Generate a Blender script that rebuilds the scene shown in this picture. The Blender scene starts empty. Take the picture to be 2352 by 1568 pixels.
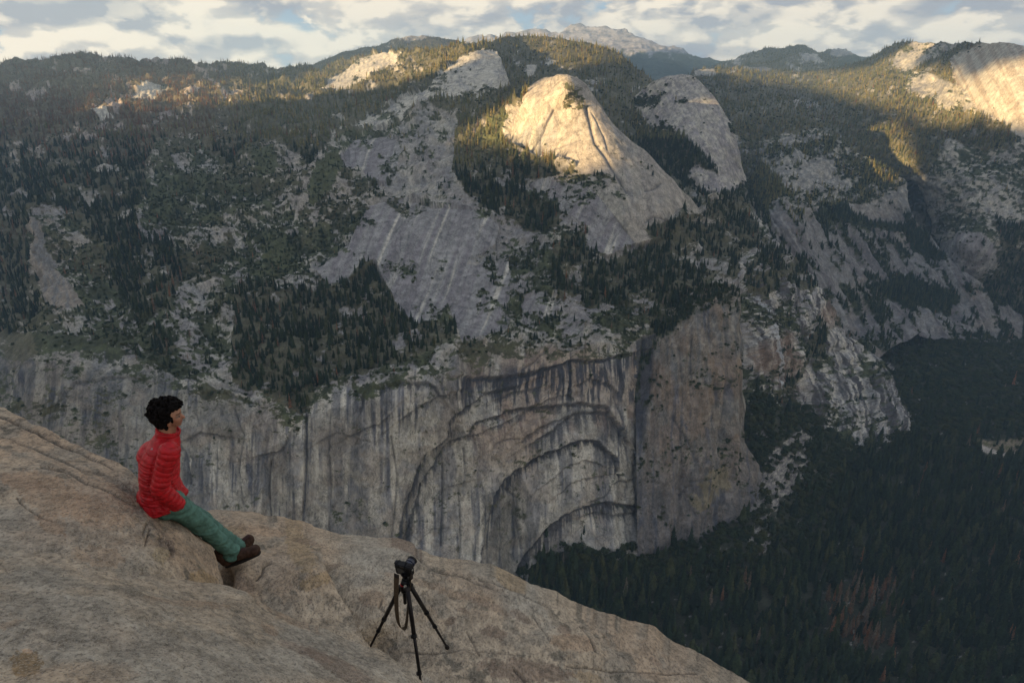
import bpy, bmesh, math, random, os, time
import numpy as np
from mathutils import Vector, Matrix
T0 = time.time()
FAST = float(os.environ.get('MESH_STEP', '1'))      # mesh step factor, 1 = final

# ------------------------------------------------------------------ camera, sky, sun, exposure
SC = bpy.context.scene
COL = SC.collection
PITCH = math.radians(21.25)
FPX = 1568.0                                          # focal length in photo units (2352 wide)
cam_d = bpy.data.cameras.new('camera'); cam = bpy.data.objects.new('camera', cam_d)
COL.objects.link(cam); SC.camera = cam
cam_d.lens = 24.0; cam_d.sensor_width = 36.0
cam_d.clip_start = 0.1; cam_d.clip_end = 60000
cam.location = (0, 0, 0); cam.rotation_euler = (math.pi/2 - PITCH, 0, 0)

SUN_EL = math.radians(7.0)
SUN_AZ = math.radians(-128.0)                         # clockwise from +Y : left and a little behind the camera
TOSUN = Vector((math.sin(SUN_AZ)*math.cos(SUN_EL), math.cos(SUN_AZ)*math.cos(SUN_EL), math.sin(SUN_EL)))
sd = bpy.data.lights.new('sun', 'SUN'); sun = bpy.data.objects.new('sun', sd); COL.objects.link(sun)
sd.energy = 5.0; sd.angle = math.radians(0.4); sd.color = (1.0, 0.70, 0.35)
sun.rotation_euler = TOSUN.to_track_quat('Z', 'Y').to_euler()

SC.view_settings.view_transform = 'Standard'; SC.view_settings.look = 'None'
SC.view_settings.exposure = 1.82; SC.view_settings.gamma = 1.0
SC.cycles.use_denoising = True
SC.cycles.max_bounces = 6; SC.cycles.diffuse_bounces = 3; SC.cycles.glossy_bounces = 2
SC.cycles.volume_bounces = 1; SC.cycles.transparent_max_bounces = 6

class NT:
    """tiny helper for node trees"""
    def __init__(s, tree): s.t = tree; s.n = tree.nodes; s.l = tree.links
    def node(s, typ, **kw):
        nd = s.n.new(typ)
        for k, v in kw.items(): setattr(nd, k, v)
        return nd
    def put(s, sock, v):
        if hasattr(v, 'is_linked') or isinstance(v, bpy.types.NodeSocket): s.l.new(v, sock)
        else:
            if hasattr(sock.default_value, '__len__') and not hasattr(v, '__len__'): v = (v, v, v)
            if hasattr(v, '__len__') and len(sock.default_value) == 4 and len(v) == 3: v = (*v, 1)
            sock.default_value = v
    def math(s, op, a, b=0.0, c=0.0, clamp=False):
        nd = s.node('ShaderNodeMath', operation=op, use_clamp=clamp)
        for i, v in enumerate((a, b, c)): s.put(nd.inputs[i], v)
        return nd.outputs[0]
    def vmath(s, op, a, b=(0, 0, 0)):
        nd = s.node('ShaderNodeVectorMath', operation=op)
        s.put(nd.inputs[0], a); s.put(nd.inputs[1], b)
        return nd.outputs[0]
    def noise(s, vec, scale, detail=5, rough=0.55, dist=0.0, dims='3D'):
        nd = s.node('ShaderNodeTexNoise', noise_dimensions=dims)
        s.put(nd.inputs['Vector'], vec)
        nd.inputs['Scale'].default_value = scale; nd.inputs['Detail'].default_value = detail
        nd.inputs['Roughness'].default_value = rough; nd.inputs['Distortion'].default_value = dist
        return nd.outputs['Fac']
    def ramp(s, v, lo, hi, a=0.0, b=1.0):
        nd = s.node('ShaderNodeMapRange', interpolation_type='SMOOTHSTEP')
        s.put(nd.inputs[0], v)
        for i, x in enumerate((lo, hi, a, b)): nd.inputs[1+i].default_value = x
        return nd.outputs[0]
    def mix(s, f, a, b, mode='MIX'):
        nd = s.node('ShaderNodeMix', data_type='RGBA', blend_type=mode)
        nd.clamp_factor = True
        s.put(nd.inputs[0], f); s.put(nd.inputs[6], a); s.put(nd.inputs[7], b)
        return nd.outputs[2]
    def comb(s, x, y, z):
        nd = s.node('ShaderNodeCombineXYZ')
        for i, v in enumerate((x, y, z)): s.put(nd.inputs[i], v)
        return nd.outputs[0]

world = bpy.data.worlds.new('World'); SC.world = world; world.use_nodes = True
def build_world():
    w = NT(world.node_tree); w.n.clear()
    tc = w.node('ShaderNodeTexCoord'); dv = tc.outputs['Generated']
    sky = w.node('ShaderNodeTexSky'); sky.sky_type = 'NISHITA'; sky.sun_disc = False
    sky.sun_elevation = SUN_EL; sky.sun_rotation = SUN_AZ
    sky.air_density = 1.0; sky.dust_density = 1.0; sky.ozone_density = 1.0
    sep = w.node('ShaderNodeSeparateXYZ'); w.l.new(dv, sep.inputs[0])
    X, Y, Z = sep.outputs
    hyp = w.math('SQRT', w.math('ADD', w.math('MULTIPLY', X, X), w.math('MULTIPLY', Y, Y)))
    # cloud space: distance along the horizon and height over it (stretched), 1 unit = about 57 degrees
    hx = w.math('ARCTAN2', X, Y)
    el = w.math('DIVIDE', Z, hyp)
    lift = el
    def cloudvec(dx, de):
        return w.comb(w.math('ADD', X, dx), w.math('ADD', Y, 0.0), w.math('MULTIPLY', w.math('ADD', lift, de), 2.0))
    def dens(dx, de):
        v = cloudvec(dx, de)
        big = w.noise(v, 4.2, 3, 0.5)
        det = w.noise(v, 22.0, 9, 0.56, 0.35)
        vo = w.node('ShaderNodeTexVoronoi', feature='F1'); vo.inputs['Scale'].default_value = 12.0; vo.inputs['Detail'].default_value = 2.0; vo.inputs['Roughness'].default_value = 0.45
        w.l.new(w.vmath('ADD', v, w.comb(w.math('MULTIPLY', det, 0.05), 0.0, w.math('MULTIPLY', det, 0.05))), vo.inputs['Vector'])
        puff = w.math('MULTIPLY', w.math('SUBTRACT', 0.45, vo.outputs['Distance']), 0.42)
        return w.math('ADD', puff, w.math('ADD', w.math('MULTIPLY', big, 1.25), w.math('MULTIPLY', det, 0.66)))
    d0 = dens(0.0, 0.0); d1 = dens(-0.008, 0.014)
    # a few cloud bodies placed over the ridge line
    cov = w.math('ADD', d0, 0.0)
    lump = None
    for (az, e, sx, sz, amp) in SKY_BLOBS:
        ax = w.math('DIVIDE', w.math('SUBTRACT', hx, az), sx)
        ez = w.math('DIVIDE', w.math('SUBTRACT', el, e), sz)
        g = w.math('MULTIPLY', w.math('EXPONENT', w.math('MULTIPLY', w.math('ADD', w.math('MULTIPLY', ax, ax), w.math('MULTIPLY', ez, ez)), -1.0)), amp)
        lump = g if lump is None else w.math('ADD', lump, g)
    shade = w.math('SUBTRACT', d0, d1)                 # > 0 where the cloud thins out above: its sunlit top
    lit = w.math('ADD', w.ramp(shade, -0.16, 0.16), lump)
    cut = w.ramp(w.math('ADD', cov, w.math('MULTIPLY', lump, 0.0)), 0.50, 0.64)
    soft = w.noise(cloudvec(0.3, 0.2), 9.0, 4, 0.5)
    lit = w.math('ADD', lit, w.math('MULTIPLY', w.math('SUBTRACT', soft, 0.5), 0.9))
    c1 = w.mix(w.ramp(lit, -0.15, 0.35), (2.61, 2.67, 2.85), (4.20, 3.91, 3.52))
    c2 = w.mix(w.ramp(lit, 0.3, 1.0), c1, (6.73, 5.93, 4.69))
    blue = w.mix(w.ramp(el, 0.0, 0.2), (2.60, 3.39, 4.06), (1.92, 2.82, 4.06))
    skyc = w.mix(0.12, blue, sky.outputs[0])
    colr = w.mix(cut, skyc, c2)
    colr = w.mix(w.ramp(el, 0.2, 1.2), colr, (2.66, 3.04, 3.73))      # opens to blue overhead
    low = w.ramp(el, -0.30, -0.02)                     # the land below the horizon sends back little light
    colr = w.mix(low, (0.57, 0.53, 0.49), colr)
    bg = w.node('ShaderNodeBackground'); w.l.new(colr, bg.inputs[0]); bg.inputs[1].default_value = 0.05
    out = w.node('ShaderNodeOutputWorld'); w.l.new(bg.outputs[0], out.inputs[0])
# (azimuth, slope, width, height, brightness) of darker and brighter cloud bodies
def _az(px, py=60):
    y = -(py-784)/FPX; return math.atan2((px-1176)/FPX, math.cos(PITCH)+y*math.sin(PITCH))
def _el(py):
    y = -(py-784)/FPX; return (y*math.cos(PITCH)-math.sin(PITCH))/(math.cos(PITCH)+y*math.sin(PITCH))
SKY_BLOBS = [(_az(px), _el(py), sx/1700.0, sy/1500.0, a) for px, py, sx, sy, a in (
    (190, 30, 190, 38, -0.85), (470, 40, 110, 60, 0.55), (120, 95, 110, 22, 0.6), (520, 102, 130, 13, -0.8),
    (620, 20, 60, 30, -0.4), (760, 60, 160, 40, 0.25), (1330, 60, 60, 25, -0.35), (1120, 30, 200, 22, -0.2),
    (1800, 45, 200, 16, -0.25), (1750, 90, 140, 22, 0.5), (2240, 40, 130, 18, -0.25), (1660, 120, 80, 14, -0.7),
    (2270, 70, 120, 16, 0.35), (950, 20, 150, 20, 0.3))]
build_world()
# ------------------------------------------------------------------ noise and geometry helpers
RNG = np.random.default_rng(7)
_T = RNG.random((64, 64, 64)).astype(np.float32)
def vnoise(x, y, z=0.0):
    x = np.asarray(x, np.float64); y = np.asarray(y, np.float64); z = np.broadcast_to(np.asarray(z, np.float64), x.shape)
    xi = np.floor(x); yi = np.floor(y); zi = np.floor(z)
    fx = (x-xi).astype(np.float32); fy = (y-yi).astype(np.float32); fz = (z-zi).astype(np.float32)
    fx = fx*fx*(3-2*fx); fy = fy*fy*(3-2*fy); fz = fz*fz*(3-2*fz)
    X0 = xi.astype(np.int64) & 63; Y0 = yi.astype(np.int64) & 63; Z0 = zi.astype(np.int64) & 63
    X1 = (X0+1) & 63; Y1 = (Y0+1) & 63; Z1 = (Z0+1) & 63
    a = _T[X0, Y0, Z0]*(1-fx)+_T[X1, Y0, Z0]*fx; b = _T[X0, Y1, Z0]*(1-fx)+_T[X1, Y1, Z0]*fx
    c = _T[X0, Y0, Z1]*(1-fx)+_T[X1, Y0, Z1]*fx; d = _T[X0, Y1, Z1]*(1-fx)+_T[X1, Y1, Z1]*fx
    return (a*(1-fy)+b*fy)*(1-fz)+(c*(1-fy)+d*fy)*fz
_ROT = [(math.cos(a), math.sin(a)) for a in (.0, .65, 1.9, 2.7, .4, 1.3, 2.2)]
def fbm(x, y, z=0.0, o=4, g=0.5, seed=0.0):
    s = 0; a = 1.0; t = 0; f = 1.0
    for i in range(o):
        c, q = _ROT[i]; s = s + a*vnoise((x*c-y*q)*f+17.3*i+seed, (x*q+y*c)*f+5.1*i+seed*1.7, np.asarray(z)*f+3.7*i+seed*.3); t += a; a *= g; f *= 2.03
    return s/t
def ridge(x, y, z=0.0, o=4, seed=0.0):
    s = 0; a = 1.0; t = 0; f = 1.0
    for i in range(o):
        s = s + a*(1-np.abs(2*vnoise(x*f+11.3*i+seed, y*f+7.7*i+seed, np.asarray(z)*f+1.7*i)-1)); t += a; a *= .5; f *= 2.1
    return s/t
def sm(x, a, b):
    t = np.clip((x-a)/(b-a), 0, 1); return t*t*(3-2*t)
def sharp(f, c, w): return sm(f, c-w, c+w)
def inpoly(px, py, poly):
    r = np.zeros(px.shape, bool); p = np.array(poly, float)
    m = (px > p[:, 0].min()) & (px < p[:, 0].max()) & (py > p[:, 1].min()) & (py < p[:, 1].max())
    x = px[m]; y = py[m]; q = np.zeros(x.shape, bool); n = len(p)
    for i in range(n):
        x0, y0 = p[i]; x1, y1 = p[(i+1) % n]
        if y0 == y1: continue
        c = (y0 > y) != (y1 > y)
        q ^= c & (x < (x1-x0)*(y-y0)/(y1-y0)+x0)
    r[m] = q
    return r
def linedist(px, py, line, far=80):
    """distance to a polyline and signed side (+ = below/right of it as drawn left to right)"""
    d = np.full(px.shape, 1e3, np.float32); s = np.zeros(px.shape, np.float32); L = np.array(line, float)
    m = (px > L[:, 0].min()-far) & (px < L[:, 0].max()+far) & (py > L[:, 1].min()-far) & (py < L[:, 1].max()+far)
    x = px[m]; y = py[m]; dd = np.full(x.shape, 1e3); ss = np.zeros(x.shape)
    for (x0, y0), (x1, y1) in zip(L[:-1], L[1:]):
        vx, vy = x1-x0, y1-y0; l2 = vx*vx+vy*vy+1e-9
        t = np.clip(((x-x0)*vx+(y-y0)*vy)/l2, 0, 1)
        e = np.hypot(x-x0-t*vx, y-y0-t*vy); k = e < dd
        dd[k] = e[k]; ss[k] = (vx*(y-y0)-vy*(x-x0))[k]
    d[m] = dd; s[m] = np.sign(ss)
    return d, s
def pl(px, line):
    L = np.array(line, float); return np.interp(px, L[:, 0], L[:, 1])
CP, SP = math.cos(PITCH), math.sin(PITCH)
def P(px, py, Y):
    """the point at forward distance Y on the sight line through photo position px, py"""
    y = -(np.asarray(py, float)-784)/FPX; x = (np.asarray(px, float)-1176)/FPX
    dy = CP+y*SP
    return np.stack(np.broadcast_arrays(x/dy*Y, np.asarray(Y, float)*1.0, (y*CP-SP)/dy*Y), -1)
def proj(p):
    p = np.asarray(p, float); f = p[..., 1]*CP-p[..., 2]*SP; u = p[..., 1]*SP+p[..., 2]*CP
    return 1176+FPX*p[..., 0]/f, 784-FPX*u/f
def tps(ctrl):
    c = np.array(ctrl, float); q = c[:, :2]/1000; v = np.log(c[:, 2]); n = len(q)
    r = np.hypot(q[:, None, 0]-q[None, :, 0], q[:, None, 1]-q[None, :, 1])
    K = np.where(r > 0, r*r*np.log(r+1e-12), 0)+np.eye(n)*2e-4
    A = np.zeros((n+3, n+3)); A[:n, :n] = K; A[:n, n] = 1; A[:n, n+1:] = q; A[n, :n] = 1; A[n+1:, :n] = q.T
    w = np.linalg.solve(A, np.r_[v, 0, 0, 0])
    def f(px, py):
        # solved on a coarse lattice, then read back smoothly
        gx = np.arange(px.min()-16, px.max()+17, 8.0); gy = np.arange(py.min()-16, py.max()+17, 8.0)
        GX, GY = np.meshgrid(gx/1000, gy/1000)
        o = w[n]+w[n+1]*GX+w[n+2]*GY
        for i in range(n):
            r = np.hypot(GX-q[i, 0], GY-q[i, 1]); o += w[i]*r*r*np.log(r+1e-12)
        fx = (px-gx[0])/8; fy = (py-gy[0])/8
        ix = np.clip(np.floor(fx).astype(int), 0, len(gx)-2); iy = np.clip(np.floor(fy).astype(int), 0, len(gy)-2)
        fx = fx-ix; fy = fy-iy
        return np.exp((o[iy, ix]*(1-fx)+o[iy, ix+1]*fx)*(1-fy)+(o[iy+1, ix]*(1-fx)+o[iy+1, ix+1]*fx)*fy)
    return f

def tag(o, label=None, cat=None, group=None, kind=None):
    if label: o['label'] = label
    if cat: o['category'] = cat
    if group: o['group'] = group
    if kind: o['kind'] = kind
    return o
def grid_mesh(name, pos, col, mat, extra=None, smooth=True):
    """pos (rows, cols, 3) -> one mesh with a base-colour attribute"""
    r, c = pos.shape[:2]
    me = bpy.data.meshes.new(name)
    me.vertices.add(r*c); me.vertices.foreach_set('co', pos.reshape(-1).astype(np.float32))
    i = np.arange((r-1)*(c-1)); a = (i//(c-1))*c+i % (c-1)
    q = np.stack([a, a+1, a+c+1, a+c], 1).astype(np.int32)
    me.loops.add(q.size); me.loops.foreach_set('vertex_index', q.reshape(-1))
    me.polygons.add(len(q)); me.polygons.foreach_set('loop_start', np.arange(0, q.size, 4, dtype=np.int32))
    me.update(calc_edges=True)
    me.shade_smooth() if smooth else None
    if col is not None:
        at = me.color_attributes.new('tint', 'FLOAT_COLOR', 'POINT')
        at.data.foreach_set('color', np.concatenate([np.clip(col.reshape(-1, 3), 0, 1), np.ones((r*c, 1))], 1).astype(np.float32).reshape(-1))
    for k, v in (extra or {}).items():
        at = me.attributes.new(k, 'FLOAT', 'POINT'); at.data.foreach_set('value', v.reshape(-1).astype(np.float32))
    me.materials.append(mat)
    o = bpy.data.objects.new(name, me); COL.objects.link(o)
    return o
def grid_normals(pos):
    du = np.gradient(pos, axis=1); dv = np.gradient(pos, axis=0)
    n = np.cross(dv, du); l = np.linalg.norm(n, axis=-1, keepdims=True); n = n/np.maximum(l, 1e-9)
    s = np.sign(-(n*pos).sum(-1, keepdims=True)); s[s == 0] = 1
    return n*s                                        # facing the viewer side

LAYERS = {}
def layer(name, x0, x1, step, top, bot, ctrl, relief, paint, mat, back=(6, 60.0, 0.9), warp=0.0, ysh=None, jag=0.0):
    """a landform: rows run from its foot (bot) up to its crest (top), then over the crest and down the far side"""
    step = step*FAST
    cx = np.arange(x0, x1+step, step)
    tp = pl(cx, top); bt = pl(cx, bot)
    if jag: tp = tp+jag*(fbm(cx/25.0, cx*0+3.3, 0, 4)-.5)*2
    n = int(np.max(bt-tp)/step)+2
    v = np.linspace(0, 1, n)[:, None]
    kw = np.exp(-.5*(np.arange(-60, 61)/(22.0/1))**2); kw /= kw.sum()
    ts = np.convolve(np.pad(tp, 60, 'edge'), kw, 'valid')
    py = bt[None]*(1-v)+ts[None]*v+(tp-ts)[None]*v**8; px = np.broadcast_to(cx[None], py.shape).copy()
    f = tps(ctrl); pc = np.clip(px, -40, 2400)
    Y = f(pc, np.clip(py, -50, 1650))
    if ysh is not None: Y = Y*ysh(px, py)
    pos = P(px, py, Y)
    N = grid_normals(pos)
    d = relief(px, py, pos, N)
    pos = pos+N*d[..., None]
    # over the crest
    k, st, dr = back; rows = []; last = pos[-1]; pr = pos[-2]
    hd = last[:, :2]/np.linalg.norm(last[:, :2], axis=1, keepdims=True)
    for j in range(1, k+1):
        q = last.copy(); s = st*j
        q[:, :2] += hd*s; q[:, 2] -= dr*s*min(1.0, j/3.0)
        rows.append(q)
    full = np.concatenate([pos, np.array(rows)], 0)
    col, extra = paint(px, py, pos, grid_normals(pos))
    colf = np.concatenate([col, np.repeat(col[-1:], k, 0)], 0)
    ex = {}
    for kk in extra:
        if kk[0] != '_': ex[kk] = np.concatenate([extra[kk], np.repeat(extra[kk][-1:], k, 0)], 0)
    o = grid_mesh(name, full, colf, mat, ex)
    o['kind'] = 'structure'
    LAYERS[name] = dict(px=px, py=py, pos=pos, n=N, extra=extra, obj=o, col=col)
    print('layer', name, pos.shape, round(time.time()-T0, 1))
    return o

# ------------------------------------------------------------------ materials of the land
def rock_material(name, scale=1.0, bump=1.0, fine=0.36, rough=0.9):
    m = bpy.data.materials.new(name); m.use_nodes = True; t = NT(m.node_tree); t.n.clear()
    at = t.node('ShaderNodeAttribute', attribute_name='tint')
    geo = t.node('ShaderNodeNewGeometry')
    mpg = t.node('ShaderNodeMapping'); t.l.new(geo.outputs['Position'], mpg.inputs[0]); mpg.inputs['Scale'].default_value = (1, 1, .45); p = mpg.outputs[0]
    n1 = t.noise(p, 0.05*scale, 9, 0.68); n2 = t.noise(p, 0.35*scale, 5, 0.6)
    v = t.math('ADD', t.math('MULTIPLY', n1, 1.0), t.math('MULTIPLY', n2, 0.6))
    k = t.ramp(v, 0.58, 1.02, 1.0-fine, 1.0+fine)
    n3 = t.noise(p, 0.05*scale, 7, 0.62, 0.6)              # thin joints
    jt = t.ramp(t.math('ABSOLUTE', t.math('SUBTRACT', n3, 0.5)), 0.0, 0.014, 0.45, 1.0)
    k = t.math('MULTIPLY', k, jt)
    colr = t.mix(1.0, at.outputs['Color'], t.comb(k, k, k), 'MULTIPLY')
    b = t.node('ShaderNodeBump'); b.inputs['Strength'].default_value = 0.55*bump; b.inputs['Distance'].default_value = 3.0/scale
    t.l.new(v, b.inputs['Height'])
    bs = t.node('ShaderNodeBsdfPrincipled'); t.l.new(colr, bs.inputs['Base Color'])
    bs.inputs['Roughness'].default_value = rough; bs.inputs['Specular IOR Level'].default_value = 0.15
    t.l.new(b.outputs[0], bs.inputs['Normal'])
    o = t.node('ShaderNodeOutputMaterial'); t.l.new(bs.outputs[0], o.inputs[0])
    return m
M_ROCK = rock_material('mountain_rock')
M_FAR = rock_material('far_mountain_rock', 0.35, 0.8)
M_SOIL = rock_material('valley_ground', 1.0, 0.6)

PALE = np.array([.40, .37, .31]); GREY = np.array([.25, .240, .228]); PURP = np.array([.20, .183, .185])
TAN = np.array([.30, .255, .205]); RUST = np.array([.34, .21, .12]); STAIN = np.array([.045, .047, .058])
SCRUB = np.array([.060, .066, .034]); FLOOR = np.array([.045, .046, .030]); DUFF = np.array([.095, .088, .055]); GOLD = np.array([.36, .33, .26])
def lerp(a, b, t): return a*(1-t[..., None])+b*t[..., None]
# ------------------------------------------------------------------ the land, front massif
BASE = [(1000, 1480), (1100, 1420), (1190, 1345), (1215, 1305), (1250, 1272), (1330, 1243), (1400, 1262), (1470, 1268), (1560, 1262),
        (1610, 1240), (1690, 1200), (1735, 1150), (1746, 1120)]
# where the valley forest meets the walls, all the way to the right
FOOT = [(1000, 1480), (1100, 1420), (1190, 1345), (1215, 1305), (1250, 1272), (1330, 1243), (1400, 1262), (1470, 1268), (1560, 1262),
        (1610, 1240), (1690, 1200), (1697, 1050), (1702, 930), (1740, 908), (1790, 925), (1850, 955), (1900, 985), (1955, 1020), (1972, 1018),
        (1978, 940), (2000, 930), (2040, 950), (2085, 978), (2110, 990), (2112, 860), (2150, 742), (2230, 740), (2330, 735), (2352, 640), (2600, 560)]
SKYL = [(-260, 150), (0, 147), (60, 139), (130, 131), (200, 127), (290, 134), (400, 138), (470, 148), (540, 143), (600, 150), (640, 158),
        (700, 150), (750, 158), (790, 142), (860, 122), (930, 117), (1000, 108), (1075, 100), (1150, 86), (1200, 83), (1300, 90),
        (1400, 110), (1440, 138), (1490, 178), (1530, 240), (1600, 300)]
M_TOP = [p for p in SKYL if p[0] <= 1075] + [(1110, 98), (1135, 112), (1150, 135), (1165, 175), (1178, 212), (1190, 226), (1202, 213), (1218, 196), (1240, 181), (1270, 173), (1302, 171), (1325, 178), (1345, 195), (1370, 228),
        (1400, 272), (1425, 300), (1450, 322), (1480, 342), (1505, 368), (1535, 402), (1560, 430), (1590, 462), (1604, 480),
        (1612, 455), (1640, 446), (1690, 440), (1720, 465), (1745, 500), (1765, 525), (1800, 580), (1850, 622), (1880, 652),
        (1908, 684), (1922, 725), (1950, 765), (1990, 812), (2020, 870), (2060, 932), (2085, 976), (2116, 994)]
M_CTRL = [(0, 150, 5600), (300, 137, 5600), (600, 155, 6200), (750, 158, 5600), (0, 250, 4000), (300, 250, 3700), (600, 250, 3400), (600, 300, 2900),
    (0, 330, 3200), (0, 400, 2750), (300, 350, 2800), (400, 400, 2350), (600, 400, 2250), (100, 490, 2120), (0, 600, 2250), (0, 720, 1850),
    (250, 520, 1980), (400, 600, 1760), (600, 600, 1700), (200, 750, 1400), (0, 800, 1500), (0, 900, 1300), (110, 800, 1260), (300, 780, 1300),
    (300, 900, 1160), (300, 1100, 1060), (100, 1000, 1130), (0, 1000, 1180),
    (900, 300, 2520), (800, 400, 2150), (1000, 400, 2080), (1100, 480, 1850), (750, 560, 1760), (950, 740, 1420), (850, 600, 1650),
    (1050, 650, 1560), (720, 660, 1560), (600, 740, 1400), (700, 850, 1210), (560, 900, 1130), (600, 1200, 1020), (450, 900, 1140), (450, 760, 1330),
    (1180, 760, 1390), (1200, 650, 1540), (1200, 560, 1740), (1300, 172, 2150), (1290, 250, 2075), (1290, 350, 1970), (1300, 450, 1860),
    (1195, 300, 2120), (1200, 215, 2220), (1230, 240, 2110), (1440, 560, 1720), (1440, 400, 1900), (1400, 300, 2030), (1400, 460, 1800), (1530, 480, 1830),
    (1600, 475, 2010), (1535, 402, 2010), (1480, 342, 2060), (1350, 200, 2160), (1250, 400, 1940), (1250, 440, 1900), (1230, 500, 1820),
    (1100, 300, 2330), (1120, 200, 2750), (1100, 115, 3500), (1000, 200, 2900), (1180, 90, 4400), (900, 160, 4100), (850, 220, 3300), (750, 200, 4200),
    (1600, 560, 1850), (1700, 560, 1960), (1690, 450, 2300), (1640, 480, 2120), (1780, 560, 2060), (1850, 625, 2050), (1905, 690, 2000), (1760, 700, 1800),
    (1700, 760, 1680), (1720, 900, 1590), (1850, 850, 1780), (1980, 850, 1900), (2080, 970, 1800), (1900, 960, 1700), (1780, 950, 1620), (1960, 1020, 1640),
    (1600, 650, 1580), (1450, 640, 1560), (1350, 620, 1610), (1350, 720, 1480), (1500, 700, 1480),
    (1000, 850, 1160), (1290, 792, 1330), (1490, 768, 1400), (900, 880, 1150), (800, 900, 1140), (900, 1000, 1110), (900, 1250, 1050), (1100, 900, 1200),
    (1100, 1050, 1150), (1300, 1000, 1225), (1450, 1000, 1275), (1450, 850, 1365), (1300, 860, 1300), (1190, 1345, 1060), (1290, 1255, 1130), (1470, 1265, 1155),
    (700, 1000, 1090), (500, 1050, 1070), (1100, 1350, 1010), (700, 1200, 1030), (1560, 1000, 1350), (1560, 1260, 1230), (1640, 1100, 1420), (1200, 1420, 1000)]
M_BOT = [(-260, 1330), (0, 1270), (250, 1330), (500, 1380), (900, 1420), (1100, 1440), (1190, 1385), (1250, 1310), (1330, 1285), (1470, 1305),
         (1560, 1300), (1640, 1200), (1700, 1000), (1760, 960), (1850, 1000), (1955, 1060), (2000, 1040), (2060, 1010), (2116, 1015)]
RIM = [(-260, 780), (0, 790), (60, 760), (180, 775), (260, 800), (330, 850), (420, 870), (470, 880), (540, 900), (600, 905), (650, 940), (700, 950), (720, 895),
       (800, 880), (830, 885), (900, 868), (980, 845), (1050, 800), (1150, 790), (1200, 800), (1290, 795), (1400, 798), (1480, 772), (1500, 765), (2200, 765)]
# rock arches of the great wall
ARCHES = [  # line, recess metres, stain reach (px), stain strength
    ([(905, 1290), (912, 1255), (920, 1195), (938, 1135), (956, 1095), (970, 1049), (1000, 1026), (1030, 1006), (1040, 971), (1052, 950), (1090, 927), (1120, 899), (1150, 889), (1200, 877)], 7, 16, .9),
    ([(924, 1285), (924, 1265), (932, 1215), (950, 1165), (960, 1125), (976, 1095), (1000, 1063), (1020, 1031), (1050, 1011), (1080, 1001), (1100, 972), (1140, 955), (1180, 937), (1220, 931), (1270, 929), (1350, 923), (1390, 931), (1412, 955), (1444, 1005)], 9, 20, .8),
    ([(826, 945), (834, 911), (852, 893), (890, 887), (920, 879), (980, 879), (1000, 889), (1014, 907)], 6, 14, .8),
    ([(1100, 863), (1140, 861), (1200, 855), (1240, 850), (1290, 832), (1310, 825), (1380, 825), (1440, 812)], 8, 75, 1.0),
    ([(1240, 1010), (1270, 989), (1290, 967), (1320, 947), (1350, 941), (1398, 945), (1425, 975), (1440, 1010)], 6, 46, .75),
    ([(1106, 1323), (1112, 1260), (1120, 1205), (1140, 1135), (1165, 1105), (1210, 1071), (1240, 1051), (1270, 1035), (1310, 1017), (1350, 1007), (1375, 1010), (1395, 1027), (1420, 1051), (1434, 1085)], 11, 26, .95),
    ([(1196, 1300), (1205, 1280), (1222, 1258), (1240, 1231), (1266, 1203), (1300, 1177), (1340, 1163), (1370, 1157), (1410, 1153), (1440, 1155), (1470, 1161)], 9, 40, .9),
    ([(600, 1045), (618, 1041), (640, 1036), (655, 1022), (660, 1008)], 4, 30, .6),
    ([(925, 960), (960, 935), (1000, 915), (1030, 905)], 4, 18, .6),
    ([(1200, 960), (1215, 940), (1260, 915), (1300, 905)], 3, 14, .6),
    ([(1288, 1132), (1310, 1112), (1345, 1098), (1400, 1094)], 3, 8, .6), ([(1362, 1152), (1396, 1142), (1408, 1130), (1418, 1116), (1446, 1106)], 3, 5, .7), ([(1335, 1186), (1370, 1176), (1420, 1180), (1466, 1176)], 4, 12, .7),
    ([(806, 1000), (835, 985), (872, 972), (890, 955)], 3, 10, .6), ([(1205, 1012), (1232, 990), (1262, 972), (1300, 955)], 4, 12, .6), ([(1082, 1010), (1120, 992), (1165, 975), (1200, 950)], 4, 14, .7), ([(1135, 1030), (1160, 1012), (1196, 1008)], 2, 8, .5),
    ([(1000, 1150), (1030, 1120), (1070, 1110)], 2, 6, .4), ([(1330, 880), (1360, 868), (1400, 880), (1420, 905)], 4, 16, .7), ([(1160, 905), (1185, 893), (1230, 888)], 3, 20, .8), ([(1260, 1110), (1300, 1070), (1350, 1055), (1395, 1070)], 3, 9, .5), ([(430, 1010), (470, 990), (520, 1000)], 3, 10, .5),
    ([(740, 1010), (775, 990), (810, 1000)], 2, 8, .4), ([(960, 1245), (990, 1215), (1030, 1210)], 2, 6, .4), ([(470, 905), (510, 898), (560, 915)], 3, 14, .6), ([(1500, 1150), (1501, 1150)], 0, 1, 0),
    ([(150, 905), (170, 880), (215, 868), (290, 865), (330, 872)], 3, 12, .4)]
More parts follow.
